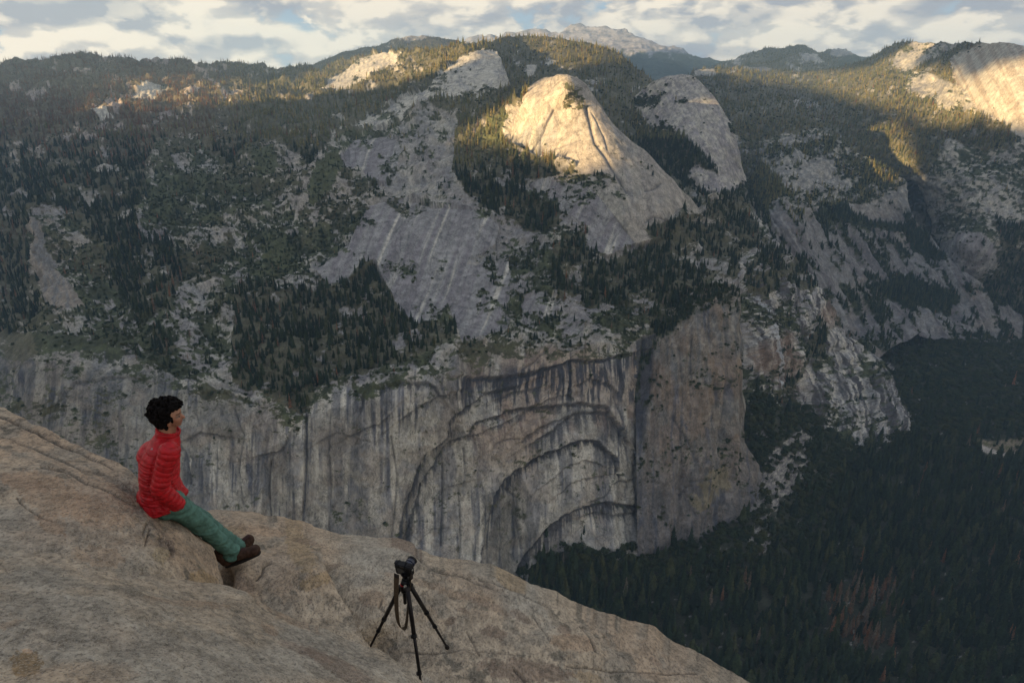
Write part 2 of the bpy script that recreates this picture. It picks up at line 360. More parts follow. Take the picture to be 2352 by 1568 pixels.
CRACKS = [([(702, 955), (704, 1000), (703, 1080), (699, 1150), (695, 1225)], 2.6, 1.0), ([(1478, 775), (1482, 850), (1476, 950), (1480, 1060), (1484, 1160), (1490, 1262)], 3.0, .8),
          ([(1310, 790), (1311, 850), (1308, 915)], 2.0, .8), ([(1020, 1070), (1018, 1150), (1014, 1250)], 1.6, .7), ([(898, 1000), (912, 1090), (905, 1180), (895, 1260)], 1.6, .6),
          ([(1056, 1120), (1060, 1200), (1056, 1290)], 1.4, .5), ([(1070, 1035), (1072, 1080), (1068, 1120)], 2.0, .6), ([(1395, 880), (1420, 930), (1440, 980), (1448, 1020)], 2.2, .7),
          ([(1160, 1120), (1195, 1150), (1192, 1200), (1205, 1260)], 2.2, .7), ([(540, 940), (560, 1000), (548, 1080), (560, 1160)], 1.5, .5), ([(400, 1000), (430, 1040), (445, 1110)], 1.8, .6),
          ([(1280, 780), (1225, 830), (1190, 850)], 1.6, .5), ([(760, 950), (755, 1040), (762, 1120), (756, 1220)], 1.4, .5), ([(620, 1060), (616, 1130), (622, 1190)], 1.6, .6)]
DOMEL = [([(1354, 283), (1348, 295), (1330, 330), (1316, 360), (1302, 382)], 2.2, .8), ([(1318, 360), (1318, 390)], 1.6, .7),
         ([(1440, 270), (1443, 320), (1452, 365), (1472, 400), (1500, 430), (1528, 462)], 3.4, .8),
         ([(1355, 378), (1385, 370), (1415, 358)], 2.6, .5), ([(1552, 480), (1580, 472), (1600, 462)], 2.5, .6)]
# dome edges are drawn in the photo's own positions, see paint_massif
def _c6(x, y): return (941+.3201*x, 56.4+.3201*y)      # enlarged view of the dome -> photo position
DOMEL = [([_c6(*p) for p in l], w, s) for l, w, s in (
    ([(1035, 615), (985, 700), (960, 770), (925, 830), (875, 905)], 1.8, .8), ([(935, 820), (938, 880), (930, 925)], 1.5, .8),
    ([(1270, 600), (1290, 680), (1305, 760), (1330, 850), (1400, 940), (1450, 1030), (1520, 1140), (1560, 1200)], 3.2, .75),
    ([(1000, 905), (1080, 880), (1150, 855), (1230, 825)], 2.2, .5), ([(1690, 1195), (1760, 1175), (1805, 1140)], 2.2, .7),
    ([(1690, 1420), (1745, 1380), (1800, 1385), (1850, 1410)], 1.8, .6), ([(1305, 630), (1390, 800), (1420, 900)], 1.6, .35))]
TREE_M = [  # dense forest on the front massif
    [(-300, 60), (620, 60), (700, 60), (1200, 60), (1210, 215), (1165, 250), (1150, 300), (1165, 330), (1200, 345), (1240, 365), (1300, 372), (1325, 385), (1310, 398), (1240, 410), (1180, 425), (1240, 460), (1290, 490), (1290, 525), (1230, 535), (1150, 500), (1085, 470), (1040, 400),
     (1045, 340), (1055, 290), (1060, 255), (1000, 250), (930, 262), (830, 305), (765, 320), (730, 350), (715, 400), (690, 350), (620, 330), (560, 330), (540, 400), (440, 310), (360, 330), (340, 420), (310, 500), (330, 560), (250, 560), (180, 500), (80, 490), (60, 560), (70, 640), (30, 720), (-300, 760)],
    [(530, 870), (535, 740), (545, 650), (600, 645), (640, 668), (700, 665), (760, 660), (800, 640), (835, 600), (858, 597), (875, 630), (905, 690), (925, 730), (950, 752), (1000, 745), (1040, 740), (1047, 775), (1010, 800), (960, 825), (860, 848), (790, 868), (725, 890), (712, 935), (690, 950), (660, 935), (600, 895), (560, 890)],
    [(1265, 640), (1270, 580), (1300, 545), (1345, 530), (1350, 570), (1400, 590), (1460, 570), (1500, 560), (1480, 525), (1545, 500), (1560, 480), (1610, 490), (1605, 455), (1700, 440), (1740, 500), (1760, 560), (1700, 590), (1690, 640), (1640, 630), (1600, 690), (1540, 720), (1520, 780), (1500, 800), (1490, 740), (1440, 700), (1350, 710), (1280, 690)],
    [(1770, 560), (1830, 600), (1870, 660), (1850, 680), (1790, 650), (1740, 690), (1700, 650), (1720, 600)],
    [(1800, 880), (1830, 860), (1850, 800), (1880, 830), (1900, 760), (1880, 720), (1860, 780), (1830, 900)],
    [(330, 560), (400, 560), (420, 640), (390, 720), (330, 740), (250, 640), (240, 560)],
    [(345, 770), (390, 765), (405, 800), (375, 820), (350, 800)], [(-300, 640), (75, 640), (95, 700), (60, 740), (90, 800), (40, 870), (0, 800), (-300, 800)]]
ROCK_M = [  # clean rock within or between the woods
    [(1025, 157), (1060, 126), (1110, 113), (1150, 126), (1200, 168), (1225, 180), (1170, 198), (1120, 222), (1060, 232), (985, 240), (900, 275), (820, 302), (765, 318), (762, 303), (850, 268), (930, 226), (980, 202), (1000, 178)],
    [(735, 208), (760, 182), (800, 155), (830, 132), (880, 118), (925, 128), (905, 150), (880, 160), (860, 178), (810, 198), (770, 206)],
    [(293, 228), (330, 196), (375, 188), (385, 205), (345, 228)], [(212, 262), (240, 250), (258, 270), (230, 278)], [(1210, 75), (1215, 76), (1214, 80)],
    [(1050, 106), (1075, 98), (1080, 106)]]
SLAB_M = [  # smooth water-polished slabs
    [(792, 385), (790, 350), (812, 322), (880, 310), (915, 320), (925, 350), (905, 385), (880, 420), (850, 405), (830, 385)],
    [(862, 470), (930, 455), (1000, 478), (1075, 480), (1120, 490), (1148, 520), (1140, 560), (1075, 600), (1060, 650), (1035, 700), (1003, 742), (950, 750), (920, 720), (905, 690), (870, 620), (860, 597), (800, 640), (760, 655), (725, 620), (760, 590), (800, 560), (835, 500)],
    [(1215, 420), (1290, 400), (1380, 385), (1440, 440), (1500, 520), (1540, 500), (1520, 545), (1440, 565), (1400, 585), (1350, 570), (1350, 520), (1300, 490), (1240, 455)],
    [(1200, 690), (1240, 665), (1285, 690), (1270, 740), (1225, 760), (1195, 740)], [(1020, 620), (1170, 600), (1170, 760), (1060, 790), (1045, 740), (1030, 700)]]
DOME = [(1168, 335), (1172, 300), (1180, 270), (1200, 240), (1198, 213), (1240, 178), (1302, 168), (1345, 190), (1400, 270), (1480, 340), (1600, 470), (1615, 500), (1560, 480), (1545, 500), (1520, 545), (1460, 560), (1400, 480), (1330, 400), (1320, 372), (1240, 362), (1200, 345)]
SCRUBBY = [  # patchy brush between bare ledges: polygon, cover
    ([(340, 330), (560, 300), (700, 330), (760, 330), (790, 400), (850, 440), (830, 500), (800, 560), (690, 600), (660, 660), (540, 650), (530, 760), (470, 880), (330, 850), (180, 775), (190, 720), (130, 650), (75, 640), (80, 490), (180, 500), (250, 560), (330, 560)], .60),
    ([(1150, 500), (1290, 530), (1260, 600), (1265, 650), (1350, 710), (1440, 700), (1490, 745), (1480, 790), (1290, 800), (1150, 795), (1165, 700), (1170, 600)], .50),
    ([(920, 280), (1060, 262), (1050, 340), (1040, 400), (1090, 470), (1150, 490), (1000, 478), (930, 450), (850, 440), (900, 390), (925, 330)], .40),
    ([(530, 870), (700, 890), (1040, 790), (1150, 790), (1000, 850), (900, 868), (830, 885), (720, 900), (700, 950), (600, 905)], .55),
    ([(1690, 640), (1740, 560), (1850, 622), (1910, 690), (1925, 740), (1990, 812), (2060, 932), (2100, 990), (1950, 1020), (1780, 930), (1700, 900), (1690, 760)], .43),
    ([(1540, 720), (1640, 630), (1690, 600), (1690, 700), (1540, 760)], .5), ([(-300, 620), (75, 640), (140, 720), (60, 760), (0, 870), (-300, 870)], .78),
    ([(1350, 590), (1440, 565), (1500, 560), (1500, 600), (1400, 620)], .5), ([(1360, 470), (1400, 470), (1430, 520), (1350, 560), (1335, 520)], .35),
    ([(620, 240), (760, 200), (1000, 160), (1040, 185), (960, 225), (850, 270), (770, 300), (620, 300)], .9),
    ([(50, 870), (120, 830), (180, 880), (330, 1010), (330, 1090), (200, 1050), (60, 960)], .72)]
GRASSY = [[(1085, 320), (1150, 255), (1170, 262), (1165, 335), (1120, 345)], [(730, 390), (780, 350), (795, 400), (760, 440), (720, 480), (710, 440)], [(600, 560), (670, 560), (680, 620), (600, 630)], [(580, 360), (620, 330), (640, 380), (600, 420)]]

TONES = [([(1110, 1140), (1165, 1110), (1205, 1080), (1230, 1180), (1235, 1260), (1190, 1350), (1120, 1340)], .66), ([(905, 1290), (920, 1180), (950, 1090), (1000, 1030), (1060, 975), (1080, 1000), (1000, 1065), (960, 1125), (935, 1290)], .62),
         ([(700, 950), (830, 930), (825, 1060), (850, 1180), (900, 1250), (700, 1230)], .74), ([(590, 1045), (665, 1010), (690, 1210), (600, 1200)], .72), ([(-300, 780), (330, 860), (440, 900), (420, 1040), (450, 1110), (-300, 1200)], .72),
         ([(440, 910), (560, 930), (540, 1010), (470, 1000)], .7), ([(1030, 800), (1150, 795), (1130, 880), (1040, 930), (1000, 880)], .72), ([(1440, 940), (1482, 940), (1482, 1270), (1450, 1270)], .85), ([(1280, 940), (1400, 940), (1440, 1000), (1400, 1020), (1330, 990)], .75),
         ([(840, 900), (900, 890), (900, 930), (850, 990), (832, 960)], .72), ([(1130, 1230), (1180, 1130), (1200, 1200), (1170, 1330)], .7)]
def wob(px, py, a=9.0, s=30.0, seed=0.0):
    return (px+a*2.6*(fbm(px/s, py/s, 1.5, 4, .65, seed)-.5)+a*1.6*(fbm(px/(s*.28), py/(s*.2), 2.5, 3, .6, seed+8)-.5),
            py+a*2.0*(fbm(px/s, py/s, 9.5, 4, .65, seed+4)-.5)+a*1.2*(fbm(px/(s*.28), py/(s*.2), 6.5, 3, .6, seed+9)-.5))
def below_rim(px, py): return sm(py-pl(px, RIM)+46*(fbm(px/42, py/60, 3.9, 4, .6, 81.)-.5)*sm(px, 1480, 1440), -6, 8)
def arch_fields(px, py):
    stain = np.zeros(px.shape, np.float32); rec = np.zeros(px.shape, np.float32)
    wx, wy = wob(px, py, 5.0, 34.0, 2.0)
    brk = sm(fbm(px/30, py/30, 4.7, 3, .6, 14.0), .34, .52); brk2 = fbm(px/46, py/46, 1.7, 3, .6, 15.0)
    col = fbm(px/5.5, py/160, .2, 3, .7, 3.0)                  # vertical water streaks
    for line, r, reach, st in ARCHES:
        d, s = linedist(wx, wy, line, reach+40)
        under = s > 0
        rec += np.where(under, r*np.exp(-d/60.0), 0)*(d < 200)
        k = np.exp(-d/(reach*(.15+1.5*np.clip((col-.3)*2.2, 0, 1.4)*brk2*1.6)))*under
        stain = np.maximum(stain, st*sm(k, .30, .62)*sm(col+.25*(d < 7), .36, .56))
        stain = np.maximum(stain, (.15+.5*brk)*st*sm(d, .8+3.0*brk, .3))
    return stain, rec
def veg_noise(px, py):
    # flat clumps on ledges: wider than tall
    a = fbm(px/11.0, py/5.5, 2.2, 4, .62, 1.0); b = fbm(px/60.0, py/40.0, 5.2, 3, .5, 2.0)
    return .62*a+.38*b
def cover_field(px, py, polys):
    wx, wy = wob(px, py, 14, 45, 1.0); c = np.full(px.shape, .5, np.float32)
    for poly, v in polys: c = np.where(inpoly(wx, wy, poly), v, c)
    return c
def relief_massif(px, py, pos, N):
    cl = below_rim(px, py)*(px < 1560)
    stain, rec = arch_fields(px, py)
    x, y, z = pos[..., 0], pos[..., 1], pos[..., 2]
    wide = (fbm(x/110, z/420, y/300, 4, .5, 1.0)-.5)*46
    rib = (ridge(x/34, z/190, y/200, 4, 2.0)-.6)*15
    blk = (fbm(x/20, z/24, y/20, 4, .6, 3.0)-.5)*9
    dgn = (ridge((px+py*.55)/30, (py-px*.55)/150, .7, 3, 27.)-.6)*10*sm(fbm(px/80, py/80, .3, 2, .5, 28.), .45, .6)
    cliff = wide*.8+rib+blk+dgn-rec*1.4
    for line, w, s in CRACKS:
        d, _ = linedist(px, py, line, 20); cliff = cliff-9*s*np.exp(-(d/(w*1.6))**2)
    led = (fbm(x/150, y/150, z/120, 3, .5, 15.0)-.5)*60+(fbm(x/70, y/70, z/30, 5, .62, 5.0)-.5)*40+(ridge(x/36, y/36, z/16, 3, 6.0)-.5)*9
    smooth = np.zeros(px.shape, bool)
    wx, wy = wob(px, py, 5, 30)
    for p in SLAB_M: smooth |= inpoly(wx, wy, p)
    for p in ROCK_M[:2]: smooth |= inpoly(px, py, p)
    dm = inpoly(px, py, DOME)
    slab = (fbm(x/90, y/90, z/60, 4, .5, 7.0)-.5)*16
    dome = (fbm(x/60, y/60, z/60, 4, .5, 8.0)-.5)*9
    for line, w, s in DOMEL:
        d, _ = linedist(px, py, line, 20); dome = dome-6*s*np.exp(-(d/(w*1.3))**2)
    d = led; d = np.where(smooth, slab, d); d = np.where(dm, dome, d)
    far = np.clip(np.sqrt(y/1500.0), .8, 1.8)
    d = d*(1-cl)*far+cliff*cl
    # raised left pillar and fins on the right spur
    fin = (ridge((px-.35*py)/46.0, (py)/300.0, .4, 4, 9.0)-.55)*70
    right = sm(px, 1690, 1730)*sm(py, 560, 640)
    return d+fin*right
def paint_massif(px, py, pos, N):
    x, y, z = pos[..., 0], pos[..., 1], pos[..., 2]
    vn = veg_noise(px, py)
    big = fbm(px/120, py/120, 1.1, 4, .5, 3.0); mid = fbm(px/22, py/22, 4.1, 4, .6, 6.0); fine = fbm(px/5.0, py/4.0, 7.1, 3, .6, 8.0)
    col = lerp(GREY, PALE, sm(mid*.6+fine*.4, .36, .64)); col = lerp(col, TAN, .45*sm(big, .5, .68)); col = lerp(col, PURP*1.1, .6*sm(1-big, .52, .66))
    col = col*(.66+.42*fine[..., None])
    cover = cover_field(px, py, SCRUBBY)
    # slabs with pale runnels down the fall line
    wx, wy = wob(px, py, 9, 44); slab = np.zeros(px.shape, bool)
    for p in SLAB_M: slab |= inpoly(wx, wy, p)
    u = (px+(py-500)*.38)+9*(fbm(px/90, py/90, 3.3, 3)-.5)*2
    st = fbm(u/8.0, py/130, 2.2, 2, .55, 2.0); st2 = fbm(u/13, py/260, 6.2, 3, .6, 5.0)
    sl = lerp(PURP*.98, GREY*1.02, sm(st*.5+st2*.5, .38, .62)); sl = lerp(sl, PALE*1.12, sm(st2, .60, .70)*sm(st, .40, .60)*.9); sl = sl*(.88+.24*mid[..., None])
    col = np.where(slab[..., None], sl, col)
    dm = inpoly(px, py, DOME)
    dstk = fbm((px-1300)/(8+.02*np.abs(py-170)), py/95, 3.9, 4, .6, 4.0)
    dc = lerp(PALE*.74, GREY*.82, sm(dstk, .42, .64)); dc = lerp(dc, TAN*1.15, .5*sm(big+mid*.4, .62, .82)); dc = dc*(.86+.28*fine[..., None])
    col = np.where(dm[..., None], dc, col)
    rk = np.zeros(px.shape, bool)
    for p in ROCK_M: rk |= inpoly(wx, wy, p)
    rc = lerp(PALE*1.1, GREY, sm(mid*.5+fine*.5, .47, .66)); col = np.where(rk[..., None], rc, col)
    sp = sm(px, 1690, 1730)*sm(py, 560, 620); ss = fbm((px-.30*py)/6.5, (py+.3*px)/75, 1.9, 4, .62, 33.)
    spc = lerp(PURP*.42, GREY*1.15, sm(ss, .42, .56)); spc = lerp(spc, PALE*1.25, sm(ss, .57, .66)*.85); spc = lerp(spc, RUST*.7, .5*sm(big, .55, .68))
    chute = np.exp(-((px-pl(py, [(600, 1690), (700, 1735), (800, 1775), (900, 1790), (1000, 1850)]))/9)**2)*sm(py, 620, 660)*sm(py, 960, 900)
    spc = lerp(spc, np.array([.36, .37, .38]), chute*sm(ss, .4, .55)); col = lerp(col, spc*(.75+.5*fine[..., None]), sp)
    # the wall
    cl = below_rim(px, py)*(px < 1560)
    stain, rec = arch_fields(px, py)
    s1 = fbm(px/9.0, py/170, 1.2, 3, .62, 11.0); s2 = fbm(px/26.0, py/240, 2.2, 3, .5, 12.0); s3 = fbm(px/3.6, py/70, 3.2, 1, .5, 13.0)
    bl = fbm(px/15, py/13, 4.4, 4, .65, 17.0)
    wl = lerp(PALE*1.12, GREY*.88, sm(s2*.5+s1*.5, .44, .58)); wl = lerp(wl, np.array([.105, .107, .125]), .85*sm(s1*.7+s3*.3, .55, .65))
    wl = lerp(wl, PALE*1.35, .8*sm(1-s1, .57, .68)*sm(s3, .4, .6))
    wl0 = lerp(PALE*.95, GREY, sm(fbm(px/38, py/34, 6.3, 4, .6, 18.), .42, .58)); wl = lerp(wl, wl0, .85*sm(fbm(px/55, py/80, 9.1, 3, .6, 19.), .48, .60)); wl = wl*(.70+.46*bl[..., None]+.16*fbm(px/34, py/30, 1.3, 3, .6, 20.)[..., None])
    leftp = sm(-px, -720, -520)                                # the wall left of the crack: greyer, blocky
    wl = lerp(wl, wl*np.array([.84, .85, .86]), leftp)
    rust = sm(big+.35*s2, .74, .86)*sm(py, 1140, 1000)
    wl = lerp(wl, RUST*.95, .45*rust*sm(px, 1000, 1150)); wl = lerp(wl, TAN*1.05, .5*sm(fbm(px/45, py/45, 8.8, 3, .5, 21.), .50, .64))
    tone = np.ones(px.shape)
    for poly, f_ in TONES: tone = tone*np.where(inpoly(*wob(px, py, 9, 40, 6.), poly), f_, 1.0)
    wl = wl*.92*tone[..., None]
    upper = sm(px, 1120, 1180)*sm(py, 935, 915)*sm(py, 825, 850)
    blk = sm(fbm(px/6.5, py/70, 5.5, 3, .6, 31.0), .50, .56)*upper
    wl = lerp(wl, lerp(TAN*1.08, RUST, .35*s2), .6*upper)
    wl = lerp(wl, STAIN, .88*blk)
    wl = lerp(wl, STAIN, stain*.95)
    gully = inpoly(wx, py, [(1464, 770), (1530, 755), (1512, 860), (1494, 930), (1486, 1020), (1478, 1020), (1468, 930), (1466, 850)])
    wl = np.where(gully[..., None], lerp(STAIN*1.2, GREY*.4, s3), wl)
    cd = np.zeros(px.shape)
    for line, w, s in CRACKS+DOMEL:
        d, _ = linedist(px+2.0*(mid-.5), py, line, 14); cd = np.maximum(cd, s*np.exp(-(d/w)**2))
    pit = sm(fbm(px/9, py/9, 8.1, 3, .6, 41.), .63, .70)*sm(fbm(px/90, py/70, 2.7, 2, .5, 42.), .48, .58)
    col = lerp(col, wl, cl); col = lerp(col, STAIN*1.3, np.clip(cd, 0, 1)*.9)
    pil = inpoly(*wob(px, py, 4, 20), [(76, 498), (78, 600), (80, 650), (110, 700), (150, 722), (195, 705), (160, 650), (125, 615), (104, 560), (98, 510)])
    col = np.where(pil[..., None], lerp(TAN*1.05, GREY*.9, sm(fbm(px/9, py/60, 3., 3, .6, 91.), .42, .6))*(.4+.75*fbm(px/14, py/11, 4.4, 4, .65, 17.0)[..., None]), col)
    # brush and woods
    tree = np.zeros(px.shape, bool); tx, ty = wob(px, py, 8, 26, 3.0)
    for p in TREE_M: tree |= inpoly(tx, ty, p)
    tree &= ~rk
    gr = np.zeros(px.shape, bool)
    for p in GRASSY: gr |= inpoly(tx, ty, p)
    gap = fbm(px/34, py/22, 6.6, 4, .6, 44.)
    cov = np.where(tree, np.where(gap > .60, .55, .86), cover)*(1-cl)+cl*(.20+.20*sm(-px, -380, -200)+.36*np.exp(-((py-pl(px, RIM)-14)/26)**2)*sm(px, 1480, 1380))
    cov = np.where((slab | dm | rk | pil) & ~(tree & ~pil), .10, cov)
    patch = sm(fbm(px/70, py/50, 7.7, 3, .6, 48.), .50, .60); cov = np.where((slab | rk) & ~tree, .12+.30*patch, cov)
    jl = np.zeros(px.shape)
    for sd_, ang in ((71., .9), (72., -.35), (73., .2)):
        a_ = fbm((px+ang*py)/55, (py-ang*px)/130, sd_, 4, .55, sd_); jl = np.maximum(jl, np.exp(-((a_-.5)/.006)**2))
    col = lerp(col, col*.45, jl*((slab | dm | rk)*.7+.5*cl))
    dmv = inpoly(tx, ty, [_c6(*p) for p in ((1090, 420), (1160, 370), (1215, 420), (1245, 520), (1280, 590), (1240, 610), (1150, 600), (1090, 610), (1110, 520), (1150, 480))])
    cov = np.where(dmv, .52, cov)
    thr = .5+(.5-cov)*.52
    veg = sm(vn, thr-.012, thr+.012)
    veg = np.where(tree & (gap < .60), np.maximum(veg, .85), veg)
    veg = np.maximum(veg, pit*cl*.85)
    vc = lerp(SCRUB*.8, SCRUB*1.25, sm(mid, .4, .6)); vc = lerp(vc, np.array([.10, .085, .05]), .5*sm(big, .52, .62)*(~tree))
    vc = np.where(tree[..., None], DUFF*(.8+.5*mid[..., None]), vc)
    col = lerp(col, vc, veg)
    col = np.where(gr[..., None], lerp(np.array([.085, .088, .040]), SCRUB*1.2, mid*.9), col)
    burnt = sm(pl(px, [(-300, 0), (0, 1), (420, 1), (620, 0)]), 0, 1)*sm(py, 420, 250)
    col = lerp(col, col*np.array([1.22, 1.0, .9]), burnt*tree*.6)
    return col, {'_tree': tree*(.35+.65*(gap < .60))*sm(1-gap, .25, .55), '_veg': veg, '_cl': cl, '_burnt': burnt, '_cov': cov, '_rk': rk*1.0}
layer('granite_massif', -260, 2116, 1.85, M_TOP, M_BOT, M_CTRL, relief_massif, paint_massif, M_ROCK, back=(7, 55.0, 1.1), jag=1.5)

# ------------------------------------------------------------------ the buttress at the end of the wall
K_TOP = [(1462, 905), (1478, 800), (1500, 765), (1515, 742), (1540, 726), (1565, 702), (1600, 672), (1625, 655), (1642, 647), (1662, 655), (1676, 668), (1683, 700), (1690, 760), (1697, 850), (1703, 900), (1700, 905.),
         (1702, 1040), (1716, 1052), (1738, 1090), (1746, 1122)]
K_TOP = sorted(set(K_TOP))
K_CTRL = [(1500, 760, 1425), (1560, 705, 1430), (1642, 650, 1440), (1683, 700, 1450), (1690, 760, 1440), (1500, 1000, 1275), (1600, 1000, 1265), (1690, 1000, 1340), (1560, 1262, 1170), (1745, 1120, 1330),
          (1600, 800, 1350), (1690, 850, 1410), (1480, 1262, 1158), (1478, 900, 1345), (1650, 1190, 1225), (1530, 870, 1330), (1650, 850, 1345), (1560, 900, 1310), (1660, 720, 1400)]
K_BOT = [(1462, 1300), (1560, 1300), (1640, 1270), (1700, 1240), (1746, 1160)]
KCR = [([(1560, 800), (1568, 900), (1562, 1000), (1570, 1100)], 1.8, .5), ([(1545, 960), (1570, 1000), (1590, 1030), (1600, 1060)], 2.5, .6), ([(1560, 1150), (1590, 1110), (1625, 1100)], 2.0, .6),
       ([(1660, 700), (1655, 800), (1660, 900), (1650, 1000)], 2.5, .4), ([(1590, 760), (1585, 840), (1592, 900)], 1.6, .5), ([(1600, 1185), (1580, 1150), (1575, 1120)], 2.5, .6)]
def relief_buttress(px, py, pos, N):
    x, y, z = pos[..., 0], pos[..., 1], pos[..., 2]
    d = (fbm(x/60, z/200, y/200, 4, .5, 21.)-.5)*46+(ridge(x/30, z/160, y/140, 4, 22.)-.6)*26+(ridge(x/75, z/400, y/300, 2, 29.)-.6)*34+(fbm(x/12, z/14, y/12, 4, .6, 23.)-.5)*9
    for line, w, s in KCR:
        e, _ = linedist(px, py, line, 16); d = d-8*s*np.exp(-(e/(w*1.5))**2)
    return d
def paint_buttress(px, py, pos, N):
    s1 = fbm(px/7.0, py/60, 1.2, 4, .62, 51.); big = fbm(px/60, py/90, 2.2, 3, .5, 52.); fine = fbm(px/5, py/5, 3.2, 4, .6, 53.); bl = fbm(px/15, py/13, 4.4, 4, .65, 57.0)
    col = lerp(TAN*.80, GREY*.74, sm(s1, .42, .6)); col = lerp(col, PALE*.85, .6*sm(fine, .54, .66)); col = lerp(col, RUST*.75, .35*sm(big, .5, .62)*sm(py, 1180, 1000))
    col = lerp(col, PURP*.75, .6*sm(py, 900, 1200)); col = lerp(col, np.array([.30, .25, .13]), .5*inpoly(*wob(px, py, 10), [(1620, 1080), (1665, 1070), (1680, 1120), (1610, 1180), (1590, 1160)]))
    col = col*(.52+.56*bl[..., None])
    cr = ridge(px/22+.6*big, py/150, 2.2, 3, 71.); col = lerp(col, STAIN*1.8, .75*sm(cr, .80, .90)); cr2 = fbm(px/40, py/30, 3.3, 4, .6, 72.); col = col*(.8+.4*cr2)[..., None]
    gul = sm(px+7*(s1-.5)*2, 1512-(py-760)*.09, 1498-(py-760)*.09)*sm(py, 1060, 960)
    col = lerp(col, STAIN*1.1, .9*gul)
    cd = np.zeros(px.shape)
    for line, w, s in KCR:
        d, _ = linedist(px+2*(fine-.5), py, line, 14); cd = np.maximum(cd, s*np.exp(-(d/w)**2))
    col = lerp(col, STAIN*1.3, cd*.85)
    pit = sm(fbm(px/8, py/7, 8.1, 3, .6, 61.), .60, .66)*sm(fbm(px/60, py/50, 2.7, 2, .5, 62.), .45, .55)
    topv = sm(py-pl(px, K_TOP)-46*(fbm(px/22, py/60, 5.5, 3, .6, 65.)), 34, 4)*sm(fbm(px/10, py/6, 2.1, 4, .6, 63.), .40, .46)*sm(px, 1690, 1660)
    veg = np.maximum(pit, topv)
    col = lerp(col, SCRUB*.9, veg*.95)
    return col, {'_tree': topv*.5, '_veg': veg, '_cl': 1-topv, '_burnt': topv*0, '_cov': veg, '_rk': veg*0}
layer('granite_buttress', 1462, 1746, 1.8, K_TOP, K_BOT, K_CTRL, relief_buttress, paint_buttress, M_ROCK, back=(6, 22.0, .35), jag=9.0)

# ------------------------------------------------------------------ ridge behind the dome, second dome, far hills
def simple_paint(treef, rocks=(), rockcol=(GREY, PALE), cover=.5, slope=None, floor=DUFF, tint=None):
    def paint(px, py, pos, N):
        wx, wy = wob(px, py, 6, 24, 5.0)
        mid = fbm(px/20, py/14, 4.1, 4, .6, 6.0); fine = fbm(px/5.0, py/4.0, 7.1, 3, .6, 8.0); vn = veg_noise(px*1.1, py*1.3)
        if slope is not None:
            st = fbm((px+slope*py)/6.0, (py-slope*px)/70, 1.0, 4, .62, 15.); mid = .4*mid+.6*st
        col = lerp(rockcol[0], rockcol[1], sm(mid*.6+fine*.4, .38, .62)); col = col*(.8+.4*fine[..., None])
        tree = np.zeros(px.shape, bool); cov = np.full(px.shape, cover, np.float32)
        for p in treef: tree |= inpoly(wx, wy, p)
        rk = np.zeros(px.shape, bool)
        for p in rocks: rk |= inpoly(wx, wy, p)
        gap = fbm(px/34, py/20, 6.6, 4, .6, 44.); rkx = tree & (gap > .62) & (~rk); tree &= ~rk; cov = np.where(rk, .18, cov); cov = np.where(rkx, .58, cov)
        thr = .5+(.5-cov)*.52; veg = sm(vn, thr-.015, thr+.015); veg = np.where(tree & ~rkx, np.maximum(veg, .85), veg)
        vc = np.where(tree[..., None], floor*(.8+.5*mid[..., None]), SCRUB*(.8+.4*mid[..., None]))
        col = lerp(col, vc, veg)
        if tint is not None: col = tint(px, py, col)
        return col, {'_tree': tree*(1-.6*rkx), '_veg': veg, '_cl': tree*0.0, '_burnt': tree*0.0, '_cov': cov, '_rk': rk*1.0}
    return paint
def simple_relief(a=30, s=90, a2=8, s2=30, seed=0.):
    def r(px, py, pos, N):
        x, y, z = pos[..., 0], pos[..., 1], pos[..., 2]
        return (fbm(x/s, y/s, z/s*1.5, 5, .55, seed)-.5)*a+(ridge(x/s2, y/s2, z/s2, 3, seed+1)-.5)*a2
    return r
C_CTRL = [(1100, 115, 3600), (1180, 90, 4500), (1300, 92, 4400), (1440, 140, 4000), (1490, 180, 3800), (1200, 200, 3300), (1350, 230, 3100), (1450, 280, 2900), (1500, 350, 2700), (1600, 420, 2500), (1300, 300, 2900), (1180, 300, 2700), (1560, 300, 3000)]
C_TOP = [(1100, 108), (1150, 86), (1200, 83), (1300, 90), (1400, 110), (1440, 138), (1490, 178), (1520, 222), (1560, 300), (1620, 400), (1650, 430)]
layer('wooded_ridge', 1100, 1650, 2.4, C_TOP, [(1100, 300), (1200, 330), (1400, 420), (1650, 520)], C_CTRL, simple_relief(40, 120), simple_paint(
    [[(1000, 50), (1700, 50), (1700, 600), (1000, 600)]], [[(1205, 150), (1235, 155), (1225, 175), (1200, 172)]], cover=.8), M_ROCK, jag=1.5)
H_TOP = [(1440, 262), (1455, 222), (1475, 205), (1500, 187), (1530, 175), (1565, 169), (1590, 173), (1612, 190), (1635, 215), (1660, 250), (1680, 282), (1692, 312), (1697, 340), (1702, 372), (1712, 402), (1722, 430), (1745, 478), (1775, 520)]
H_CTRL = [(1565, 170, 2900), (1500, 187, 2950), (1450, 240, 3000), (1570, 300, 2620), (1650, 400, 2480), (1690, 320, 2650), (1720, 430, 2600), (1500, 300, 2750), (1600, 450, 2400), (1700, 450, 2450), (1650, 260, 2720), (1530, 420, 2500), (1770, 520, 2400), (1600, 560, 2250)]
def relief_dome2(px, py, pos, N):
    x, y, z = pos[..., 0], pos[..., 1], pos[..., 2]
    st = (ridge((px-.55*py)/26, py/150, 1.0, 3, 33.)-.55)*16*sm(py, 300, 380)
    return (fbm(x/90, y/90, z/90, 5, .5, 31.)-.5)*16+st
def tint_dome2(px, py, col): return col
